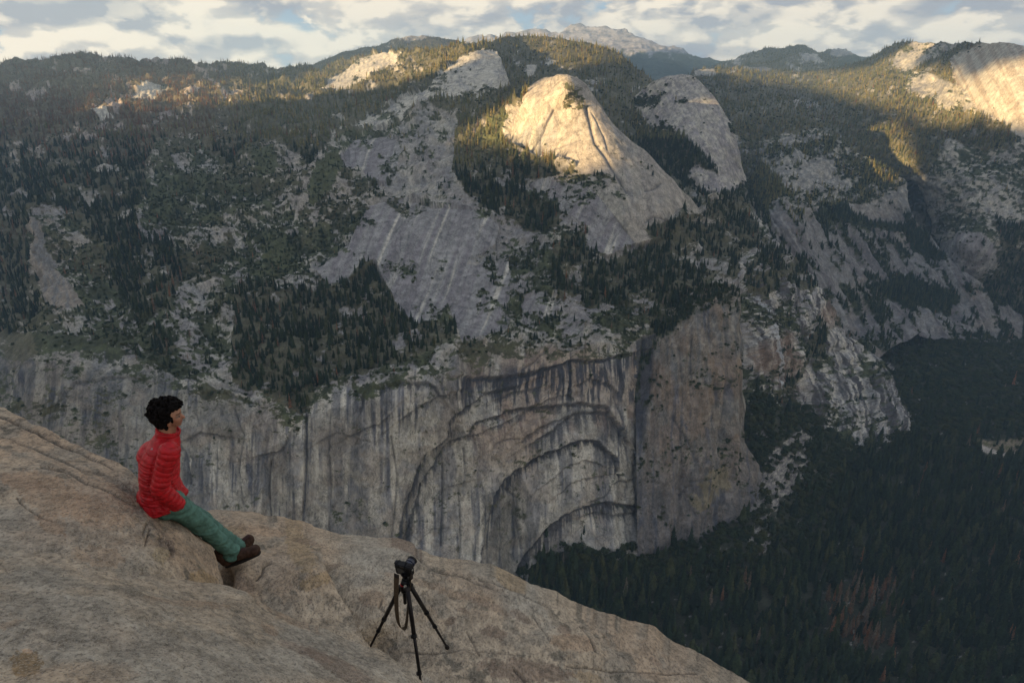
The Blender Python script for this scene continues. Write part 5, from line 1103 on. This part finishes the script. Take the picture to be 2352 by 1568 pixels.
def vnorm(me):
    a = np.empty(len(me.vertices)*3, np.float32); me.vertex_normals.foreach_get('vector', a); return a.reshape(-1, 3).astype(float)
def setv(me, v): me.vertices.foreach_set('co', v.astype(np.float32).reshape(-1)); me.update()
def part(name, me, parent=None):
    o = bpy.data.objects.new(name, me); COL.objects.link(o)
    if parent: o.parent = parent
    return o
def pt(px, py, Y): return Vector(P(px, py, Y))
def seg_t(v, a, b):
    a = np.array(a); b = np.array(b); d = b-a; L = np.linalg.norm(d); t = ((v-a)@d)/L; e = np.linalg.norm(v-a-np.clip(t, 0, L)[:, None]*d/L, axis=1); return t, e
def build_person():
    g = Vector((.965, .262, 0)); rt = Vector((.262, -.965, 0)); up = Vector((0, 0, 1))
    root = bpy.data.objects.new('person', None); COL.objects.link(root); root.location = pt(380, 1180, 3.78); root.empty_display_size = .2
    tag(root, 'dark-haired person in a red quilted jacket and green trousers leaning back on the slab', 'person')
    bpy.context.view_layer.update(); off = np.array(root.location)
    def fin(me): setv(me, verts(me)-off); return me
    # torso levels: photo x, y, distance, half depth, half width
    TL_ = [(379, 1006, 3.79, .070, .095), (375, 1018, 3.785, .090, .150), (369, 1035, 3.775, .108, .172), (366, 1060, 3.765, .114, .168), (366, 1085, 3.755, .114, .155), (367, 1110, 3.75, .112, .150), (370, 1135, 3.745, .112, .155), (374, 1152, 3.74, .112, .160)]
    def torso(b, k=0.0):
        n = 26
        for i in range(n):
            f = i/(n-1)*(len(TL_)-1); j = min(int(f), len(TL_)-2); t = f-j; q = [TL_[j][m]*(1-t)+TL_[j+1][m]*t for m in range(5)]
            b.ell(pt(*q[:3]), (g, rt, up), (q[3]+k, q[4]+k, .030), 26)
    sR, eR, wR = pt(388, 1036, 3.63), pt(367, 1122, 3.60), pt(401, 1151, 3.66)
    sL, eL, wL = pt(374, 1028, 3.93), pt(386, 1102, 4.00), pt(410, 1130, 3.93)
    hR, kR, aR = pt(388, 1150, 3.71), pt(466, 1207, 3.92), pt(532, 1268, 4.07)
    hL, kL, aL = pt(380, 1146, 3.86), pt(474, 1203, 4.02), pt(545, 1258, 4.18)
    hc = pt(386, 952, 3.80); K = .83
    # --- body: head, neck, limbs as one surface
    def E(B, off_, ax, r, seg=20): B.ell(hc+off_*K, ax, tuple(q*K for q in r), seg)
    b = Blob(); E(b, up*.004, (g, rt, up), (.090, .073, .088), 28); E(b, g*.032-up*.045, (g, rt, up), (.055, .054, .062)); E(b, g*.058-up*.082, (g, rt, up), (.024, .026, .020))
    E(b, g*.074+up*.016, (g, rt, up), (.018, .045, .030)); b.limb([(hc+(g*.083-up*.005)*K, .009*K), (hc+(g*.103-up*.034)*K, .0125*K)]); E(b, g*.079-up*.058, (g, rt, up), (.014, .022, .012)); E(b, g*.078-up*.066, (g, rt, up), (.012, .018, .007))
    E(b, g*.055-up*.028+rt*.035, (g, rt, up), (.030, .022, .030))
    for s in (1, -1):
        E(b, g*.012-up*.048+rt*(.070*s), ((g+up*.2).normalized(), rt, up), (.016, .010, .028)); E(b, g*.018-up*.064+rt*(.068*s), (g, rt, up), (.009, .007, .010))
    b.limb([(hc-up*.06-g*.005, .047), (pt(383, 1002, 3.79), .052)]); torso(b, -.03)
    b.limb([(sR, .05), (eR, .042), (wR, .026)]); b.limb([(sL, .05), (eL, .042), (wL, .026)]); b.limb([(hR, .075), (kR, .05), (aR, .036)]); b.limb([(hL, .075), (kL, .05), (aL, .036)])
    for w, e in ((wR, eR), (wL, eL)):                                   # hands, in the jacket pockets
        d = (-g*.5-rt*(.8 if w is wR else -.8)-up*.25).normalized(); sd = d.cross(up).normalized(); b.ell(w+d*.03, (d, sd, up), (.05, .036, .018))
        for k, l in enumerate((.060, .070, .066, .052)): q = w+d*.06+sd*(.027-.018*k); b.limb([(q, .0095), (q+d*l*.55-up*.006, .0088), (q+d*l-up*.016, .0078)])
        b.limb([(w+d*.03+sd*.03, .011), (w+d*.062+sd*.052, .009)])
    me = b.mesh('body', .0052, 3, [M_SKIN]); v = verts(me); h = (v-np.array(hc))/K; gg = h@np.array(g); uu = h@np.array(up); rr = h@np.array(rt)
    base = np.array([.34, .165, .10]); col = np.tile(base, (len(v), 1)); n = fbm(v[:, 0]*60, v[:, 1]*60, v[:, 2]*60, 3)
    beard = sm(-uu, .030, .060)*sm(gg, .0, .03); col = col*(1-.35*beard[:, None]); lips = np.exp(-(((uu+.060)/.006)**2))*sm(gg, .075, .085); col = lerp(col, np.array([.24, .08, .06]), lips)
    eye = np.exp(-(((uu+.008)/.010)**2+((gg-.070)/.014)**2))*(np.abs(rr) > .015); col = lerp(col, np.array([.06, .03, .022]), eye*.8); brow = np.exp(-(((uu-.012)/.006)**2))*sm(gg, .055, .07)*(np.abs(rr) > .012); col = lerp(col, np.array([.02, .014, .01]), brow*.85)
    ch = sm(gg, .02, .05)*sm(-uu, .01, .03); col = lerp(col, np.array([.30, .12, .075]), ch*.35); col *= (.85+.3*n)[:, None]
    at = me.color_attributes.new('tint', 'FLOAT_COLOR', 'POINT'); at.data.foreach_set('color', np.c_[np.clip(col, 0, 1), np.ones(len(v))].astype(np.float32).reshape(-1))
    body = part('body', fin(me), root)
    for s in (1, -1):
        e = Blob(); E(e, g*.074-up*.010+rt*(.028*s), (g, rt, up), (.012, .012, .0115), 14); m2 = e.mesh('eye', .002, 1, [pbr('eye', (.06, .045, .04), .15, .6)]); part('eye', fin(m2), body)
    # --- hair: curls over a cap
    r = random.Random(4); b = Blob(); E(b, up*.016-g*.018, (g, rt, up), (.088, .082, .092), 24)
    def hair_ok(a, bb, c):
        if a > .30 and c < .46: return False
        if a > .0 and c < -.12 and not (a < .25 and c > -.3): return False
        return c > -.82
    for i in range(2000):
        c = r.uniform(-.85, 1); ph = r.uniform(0, 6.283); q = math.sqrt(1-c*c); a, bb = q*math.cos(ph), q*math.sin(ph)
        if not hair_ok(a, bb, c): continue
        th = 1.0+.15*sm(np.array(c), -.2, .6)+.10*sm(np.array(-a), -.1, .7)*sm(np.array(c), -.6, .1)
        k = float(th)*r.uniform(.90, 1.20); p0 = up*.006+g*(a*.100*k-.006)+rt*(bb*.088*k)+up*(c*.100*k); E(b, p0, (g, rt, up), (r.uniform(.005, .0125)*r.choice((.7, 1, 1.25)),)*3, 8)
    for i in range(60):                                                      # loose curls on top of the forehead
        p0 = g*r.uniform(.02, .080)+rt*r.uniform(-.045, .045)+up*r.uniform(.070, .108); E(b, p0, (g, rt, up), (r.uniform(.007, .012),)*3, 8)
    b.limb([(hc+(g*.030+rt*.070-up*.005)*K, .012), (hc+(g*.036+rt*.068-up*.034)*K, .007)])
    me = b.mesh('hair', .0026, 1, [M_HAIR]); part('hair', fin(me), root)
    # --- jacket
    b = Blob(); torso(b, .004)
    b.limb([(sR-up*.004, .064), (sR.lerp(eR, .5), .056), (eR, .054), (eR.lerp(wR, .55), .054), (wR, .047), (wR+(wR-eR).normalized()*.03, .046)]); b.limb([(sL, .072), (sL.lerp(eL, .5), .064), (eL, .060), (wL, .054)])
    b.ell(pt(395, 1120, 3.80), (g, rt, up), (.048, .10, .075)); b.ell(pt(388, 1144, 3.70), (g, rt, up), (.062, .060, .050)); b.ell(pt(346, 1133, 3.76), (g, rt, up), (.075, .15, .06)); b.ell(pt(355, 1040, 3.78), (g, rt, up), (.10, .13, .07))
    c0 = pt(381, 1006, 3.79); c1 = pt(385, 991, 3.80)
    for i in range(7): t = i/6; b.ell(c0.lerp(c1, t)+g*.004, ((g-up*.28).normalized(), rt, (up+g*.28).normalized()), (.074-.006*t, .072-.006*t, .010), 22)
    me = b.mesh('jacket', .0042, 3, [M_RED]); v = verts(me); nn = vnorm(me)
    tR, dR = seg_t(v, sR, eR); tR2, dR2 = seg_t(v, eR, wR); tL, dL = seg_t(v, sL, eL); tt, _ = seg_t(v, pt(379, 1000, 3.79), pt(377, 1160, 3.74)); _, dT = seg_t(v, pt(370, 1030, 3.78), pt(375, 1150, 3.745))
    arm = (np.minimum(dR, dR2) < .078) & (np.minimum(dR, dR2) < dT-.04); larm = (dL < .08) & (dL < dT-.04)
    s = np.where(arm, np.where(dR < dR2, tR, (eR-sR).length+tR2), np.where(larm, tL, tt)); s = s+(fbm(v[:, 0]*9, v[:, 1]*9, v[:, 2]*9, 3)-.5)*.020
    q = np.abs(np.sin(math.pi*s/.0395))**.45; wr = (fbm(v[:, 0]*26, v[:, 1]*26, v[:, 2]*40, 3, .6, 2.)-.5)
    low = sm(tt, .40, .44)
    fold = (ridge(v[:, 0]*11+v[:, 2]*6, v[:, 1]*11, v[:, 2]*12, 2, 4.)-.5)
    inner = np.exp(-((np.minimum(dR, dR2)-.068)/.008)**2)*(dT < .22)
    v = v+nn*((q-.7)*.0085*(1-.5*low)+wr*.009+fold*.013*(.4+low)-.008*inner)[:, None]; setv(me, v); jm = me; part('jacket', fin(me), root)
    # collar rim
    b = Blob()
    for i in range(26): a = i/26*6.283; b.ell(c1+up*.012+g*.005+g*(.064*math.cos(a))-up*(.018*math.cos(a))+rt*(.062*math.sin(a)), (g, rt, up), (.0085,)*3, 8)
    part('collar', fin(b.mesh('collar', .0035, 2, [M_RED])), root)
    # --- trousers
    b = Blob(); b.ell(pt(384, 1160, 3.76), (g, rt, up), (.090, .138, .070))
    for hh, kk, aa, w in ((hR, kR, aR, 1.0), (hL, kL, aL, .97)):
        b.limb([(hh, .084*w), (hh.lerp(kk, .5), .072*w), (kk, .060*w), (kk.lerp(aa, .45), .054*w), (kk.lerp(aa, .85), .050*w), (aa, .054*w)])
    me = b.mesh('trousers', .0055, 4, [M_TEAL]); v = verts(me); nn = vnorm(me)
    f = (ridge(v[:, 0]*9-v[:, 2]*5, v[:, 1]*9+v[:, 2]*3, v[:, 2]*17+v[:, 0]*9, 3, 6.)-.5); t1, d1 = seg_t(v, kR, aR); cuff = sm(t1, (aR-kR).length-.13, (aR-kR).length)
    kn = np.exp(-(seg_t(v, hR, kR)[0]-(kR-hR).length)**2/.006)
    v = v+nn*(f*(.020+.018*cuff+.018*kn))[:, None]; setv(me, v); part('trousers', fin(me), root)
    # --- boots
    for (hx, tx, Y0, Y1) in (((521, 1289), (587, 1262), 4.06, 4.13), ((543, 1272), (568, 1247), 4.20, 4.27)):
        hp = pt(*hx, Y0); tp = pt(*tx, Y1); d = (tp-hp).normalized(); sd = d.cross(up).normalized(); n = sd.cross(d).normalized(); L = (tp-hp).length
        b = Blob(); b.limb([(hp+n*.012, .043), (hp+d*.06+n*.022, .044), (hp+d*.13+n*.010, .040), (tp-d*.03, .040)]); b.ell(tp-d*.01+n*.002, (d, sd, n), (.045, .046, .036)); b.limb([(hp+n*.02, .045), (hp+n*.085-d*.012, .050)])
        me = b.mesh('boot', .0045, 3, [M_BOOT]); v = verts(me); nn = vnorm(me); v = v+nn*((fbm(v[:, 0]*30, v[:, 1]*30, v[:, 2]*30, 3)-.5)*.008)[:, None]; setv(me, v); bo = part('boot', fin(me), root)
        b = Blob()
        for i in range(16): t = i/15; w = .034+.010*math.sin(t*3.1)+.004*t; b.ell(hp.lerp(tp, t)-n*.034, (d, sd, n), (.03, w, .009), 12)
        part('sole', fin(b.mesh('sole', .004, 1, [M_SOLE])), bo)
        cu = Blob()
        for i in range(9): z = i/8; q = hp+d*(.075+.075*z)+n*(.062-.018*z); cu.limb([(q-sd*.018, .0032), (q+sd*.018, .0032)])
        part('laces', fin(cu.mesh('laces', .0022, 1, [pbr('lace', (.05, .02, .02), .8)])), bo)
    # --- small emblem stitched on the back of the shoulder: nested arcs over a bar
    from mathutils.bvhtree import BVHTree
    jv = verts(jm)+off; bvh = BVHTree.FromPolygons([tuple(x) for x in jv], [tuple(p.vertices) for p in jm.polygons])
    V = []; F = []
    def onj(px, py):
        d = Vector(P(px, py, 1.0)).normalized(); h_ = bvh.ray_cast(Vector((0, 0, 0)), d)
        return (h_[0]-d*.003) if h_[0] else pt(px, py, 3.6)
    for r0, r1 in ((1.0, 2.1), (2.9, 3.8), (4.5, 5.3)):
        for i in range(7):
            a0 = math.radians(180-i*13); a1 = math.radians(180-(i+1)*13); b_ = len(V)
            V += [onj(351+r*math.cos(a), 1033-r*math.sin(a)) for r, a in ((r0, a0), (r1, a0), (r1, a1), (r0, a1))]; F.append((b_, b_+1, b_+2, b_+3))
    me = bpy.data.meshes.new('emblem'); me.from_pydata([tuple(np.array(q)-off) for q in V], [], F); me.materials.append(M_LOGO); me.update(); part('emblem', me, bpy.data.objects['jacket'])
build_person()

def tube_mesh(name, pts, mat, seg=12):
    bm = bmesh.new()
    for (a, ra), (b, rb) in zip(pts[:-1], pts[1:]):
        a, b = Vector(a), Vector(b); d = b-a
        if d.length < 1e-6: continue
        M = Matrix.Translation((a+b)/2) @ d.to_track_quat('Z', 'Y').to_matrix().to_4x4(); bmesh.ops.create_cone(bm, cap_ends=True, segments=seg, radius1=ra, radius2=rb, depth=d.length, matrix=M)
    me = bpy.data.meshes.new(name); bm.to_mesh(me); bm.free(); me.materials.append(mat)
    for p in me.polygons: p.use_smooth = len(p.vertices) == 4
    return me
def box_mesh(name, c, ax, sz, mat, bev=.004, seg=2):
    bm = bmesh.new(); bmesh.ops.create_cube(bm, size=1)
    for v in bm.verts: v.co = Vector((v.co.x*sz[0], v.co.y*sz[1], v.co.z*sz[2]))
    if bev: bmesh.ops.bevel(bm, geom=bm.edges[:], offset=bev, segments=seg, affect='EDGES')
    M = Matrix([(ax[0][i], ax[1][i], ax[2][i]) for i in range(3)])
    for v in bm.verts: v.co = M @ v.co+Vector(c)
    me = bpy.data.meshes.new(name); bm.to_mesh(me); bm.free(); me.materials.append(mat); return me
def join(name, *ms):
    bm = bmesh.new(); mats = []
    for m in ms:
        n0 = len(bm.faces); bm.from_mesh(m); bm.faces.ensure_lookup_table()
        if m.materials[0] not in mats: mats.append(m.materials[0])
        k = mats.index(m.materials[0])
        for f in bm.faces[n0:]: f.material_index = k
    me = bpy.data.meshes.new(name); bm.to_mesh(me); bm.free()
    for m in mats: me.materials.append(m)
    return me
def ground_point(px, py, nm='long_slab'):
    ly = LAYERS[nm]; d = (ly['px']-px)**2+(ly['py']-py)**2; i = np.unravel_index(np.argmin(d), d.shape); return Vector(ly['pos'][i])
def build_tripod():
    foot = [ground_point(868, 1493), ground_point(1028, 1491), ground_point(970, 1592)]
    top = pt(928, 1348, 3.52); base = (foot[0]+foot[1]+foot[2])/3
    root = bpy.data.objects.new('tripod', None); COL.objects.link(root); root.location = base; root.empty_display_size = .2
    tag(root, 'small black travel tripod with its three legs spread on the tan granite slab', 'tripod')
    off = -base
    def mv(me): me.transform(Matrix.Translation(off)); return me
    up = Vector((0, 0, 1)); starts = [pt(920, 1346, 3.54), pt(943, 1345, 3.55), pt(936, 1352, 3.47)]
    fr = ((.42, .58), (.40, .62), (.44, .80))
    for s, f, (k1, k2) in zip(starts, foot, fr):
        d = (f-s).normalized(); L = (f-s).length; q = lambda t: s+d*L*t
        leg = part('leg', mv(tube_mesh('leg', [(s, .0150), (q(k1), .0140), (q(k1), .0110), (q(k2), .0110), (q(k2), .0085), (q(.97), .0080)], M_METAL)), root)
        for k, r_ in ((k1, .0175), (k2, .0150)):
            lk = tube_mesh('leg_lock', [(q(k)-d*.016, r_*.85), (q(k)-d*.006, r_), (q(k)+d*.012, r_), (q(k)+d*.018, r_*.7)], M_BLACK, 14)
            sd = d.cross(up).normalized(); lv = box_mesh('lever', q(k)+sd*r_*.95, (sd, d, sd.cross(d)), (.012, .022, .016), M_BLACK, .002); part('leg_lock', mv(join('leg_lock', lk, lv)), leg)
        part('foot', mv(tube_mesh('foot', [(q(.955), .008), (q(.965), .013), (q(.985), .016), (f+d*.004, .012)], M_SOLE, 14)), leg)
    part('spider', mv(join('spider', tube_mesh('a', [(top-up*.035, .020), (top-up*.012, .026), (top+up*.006, .026), (top+up*.012, .016)], M_METAL, 18), *[tube_mesh('b', [(top-up*.008, .013), (s+(s-top)*.25, .014)], M_METAL, 10) for s in starts])), root)
    part('centre_column', mv(tube_mesh('centre_column', [(top-up*.13, .011), (top+up*.02, .011)], M_METAL, 14)), root)
    hd = pt(932, 1326, 3.535)
    head = part('ball_head', mv(join('ball_head', tube_mesh('a', [(top+up*.006, .026), (hd-up*.022, .029), (hd-up*.010, .026), (hd, .012), (hd+up*.022, .012)], M_BLACK, 20), box_mesh('p', hd+up*.024, ((.8, .6, 0), (-.6, .8, 0), (0, 0, 1)), (.052, .040, .010), M_METAL, .002))), root)
    part('locking_knob', mv(tube_mesh('locking_knob', [(hd-up*.03, .008), (hd-up*.03+Vector((.030, -.024, 0)), .008), (hd-up*.03+Vector((.030, -.024, 0)), .0125), (hd-up*.03+Vector((.042, -.034, 0)), .0125)], M_BLACK, 14)), head)
    part('ring', mv(tube_mesh('ring', [(top+up*.024, .0238), (top+up*.027, .0238)], M_REDM, 20)), head)
    part('badge', mv(tube_mesh('badge', [(pt(931, 1346, 3.500), .0105), (pt(931, 1346, 3.500)+Vector((.0, -.006, .003)), .0100)], M_SILVER, 14)), root)
    # --- the camera that sits on it, with its strap hanging in a loop
    c = pt(929, 1305, 3.55); cr = bpy.data.objects.new('digital_camera', None); COL.objects.link(cr); cr.location = c; cr.empty_display_size = .1
    tag(cr, 'black mirrorless camera on top of the tripod, brown strap hanging from it in a loop', 'camera')
    fw = Vector((.36, .92, .16)).normalized(); sd = Vector((.93, -.36, 0)).normalized(); sd = (sd-fw*sd.dot(fw)).normalized(); u = sd.cross(fw).normalized()
    def mc(me): me.transform(Matrix.Translation(-c)); return me
    bd = part('camera_body', mc(join('camera_body', box_mesh('a', c, (sd, fw, u), (.116, .046, .084), M_BLACK, .006, 3), box_mesh('g', c-sd*.046+fw*.016, (sd, fw, u), (.024, .032, .070), M_BLACK, .007, 3), box_mesh('h', c+u*.040-fw*.004, (sd, fw, u), (.036, .046, .018), M_BLACK, .005, 2), box_mesh('e', c-sd*.052+u*.040, (sd, fw, u), (.022, .03, .012), M_BLACK, .003, 2))), cr)
    part('screen', mc(box_mesh('screen', c-fw*.0215-u*.006-sd*.006, (sd, fw, u), (.070, .004, .048), pbr('screen_glass', (.012, .013, .016), .12, .6), .0015)), bd)
    part('dial', mc(tube_mesh('dial', [(c+sd*.036+u*.036, .0095), (c+sd*.036+u*.046, .0095)], M_METAL, 16)), bd)
    part('eyecup', mc(box_mesh('eyecup', c+u*.040-fw*.029, (sd, fw, u), (.026, .012, .016), M_SOLE, .003)), bd)
    l0 = c+fw*.018+sd*.020+u*.010; ln = part('lens', mc(tube_mesh('lens', [(l0, .030), (l0+fw*.020, .030), (l0+fw*.020, .032), (l0+fw*.032, .032), (l0+fw*.035, .0295), (l0+fw*.045, .0295)], M_LENS, 26)), cr)
    part('lens_hood', mc(tube_mesh('lens_hood', [(l0+fw*.042, .031), (l0+fw*.056, .034)], M_BLACK, 26)), ln)
    for q in (c-sd*.058+u*.012, c+sd*.058+u*.012): part('strap_ring', mc(tube_mesh('strap_ring', [(q, .005), (q-u*.010, .005)], M_SILVER, 10)), cr)
    path = [(911, 1318, 3.50), (910, 1345, 3.485), (910, 1370, 3.475), (911, 1400, 3.465), (914, 1425, 3.46), (920, 1440, 3.458), (927, 1443, 3.462), (932, 1438, 3.47), (935, 1420, 3.48), (937, 1395, 3.487), (940, 1365, 3.492), (943, 1338, 3.50), (944, 1318, 3.51)]
    pp = [pt(*q) for q in path]; V = []; F = []; n = 60
    for i in range(n+1):
        f = i/n*(len(pp)-1); j = min(int(f), len(pp)-2); t = f-j; p0 = pp[max(j-1, 0)]; p1 = pp[j]; p2 = pp[j+1]; p3 = pp[min(j+2, len(pp)-1)]
        p = .5*((2*p1)+(p2-p0)*t+(2*p0-5*p1+4*p2-p3)*t*t+(3*p1-p0-3*p2+p3)*t**3); tg = (p2-p0).normalized() if j else (p2-p1).normalized()
        tw = i/n; w = Vector((math.cos(.5+tw*.9), math.sin(.5+tw*.9)*-1, .1)); w = (w-tg*w.dot(tg)).normalized(); nn = tg.cross(w).normalized(); hw = .020
        V += [p-w*hw+nn*.0012, p+w*hw+nn*.0012, p+w*hw-nn*.0012, p-w*hw-nn*.0012]
        if i: a = (i-1)*4; b_ = i*4; F += [(a+k, a+(k+1) % 4, b_+(k+1) % 4, b_+k) for k in range(4)]
    F += [(0, 1, 2, 3), (n*4+3, n*4+2, n*4+1, n*4)]
    me = bpy.data.meshes.new('strap'); me.from_pydata([tuple(v-c) for v in V], [], F); me.materials.append(M_STRAP); me.update(); st = part('strap', me, cr)
    part('strap_tab', mc(box_mesh('strap_tab', pt(911, 1322, 3.492), (Vector((.85, -.5, 0)), Vector((.5, .85, 0)), up), (.036, .007, .030), M_SOLE, .002)), st); part('strap_tab', mc(box_mesh('strap_tab', pt(944, 1326, 3.503), (Vector((.6, .8, 0)), Vector((-.8, .6, 0)), up), (.034, .007, .034), M_SOLE, .002)), st)
build_tripod()
print('script done', round(time.time()-T0, 1))
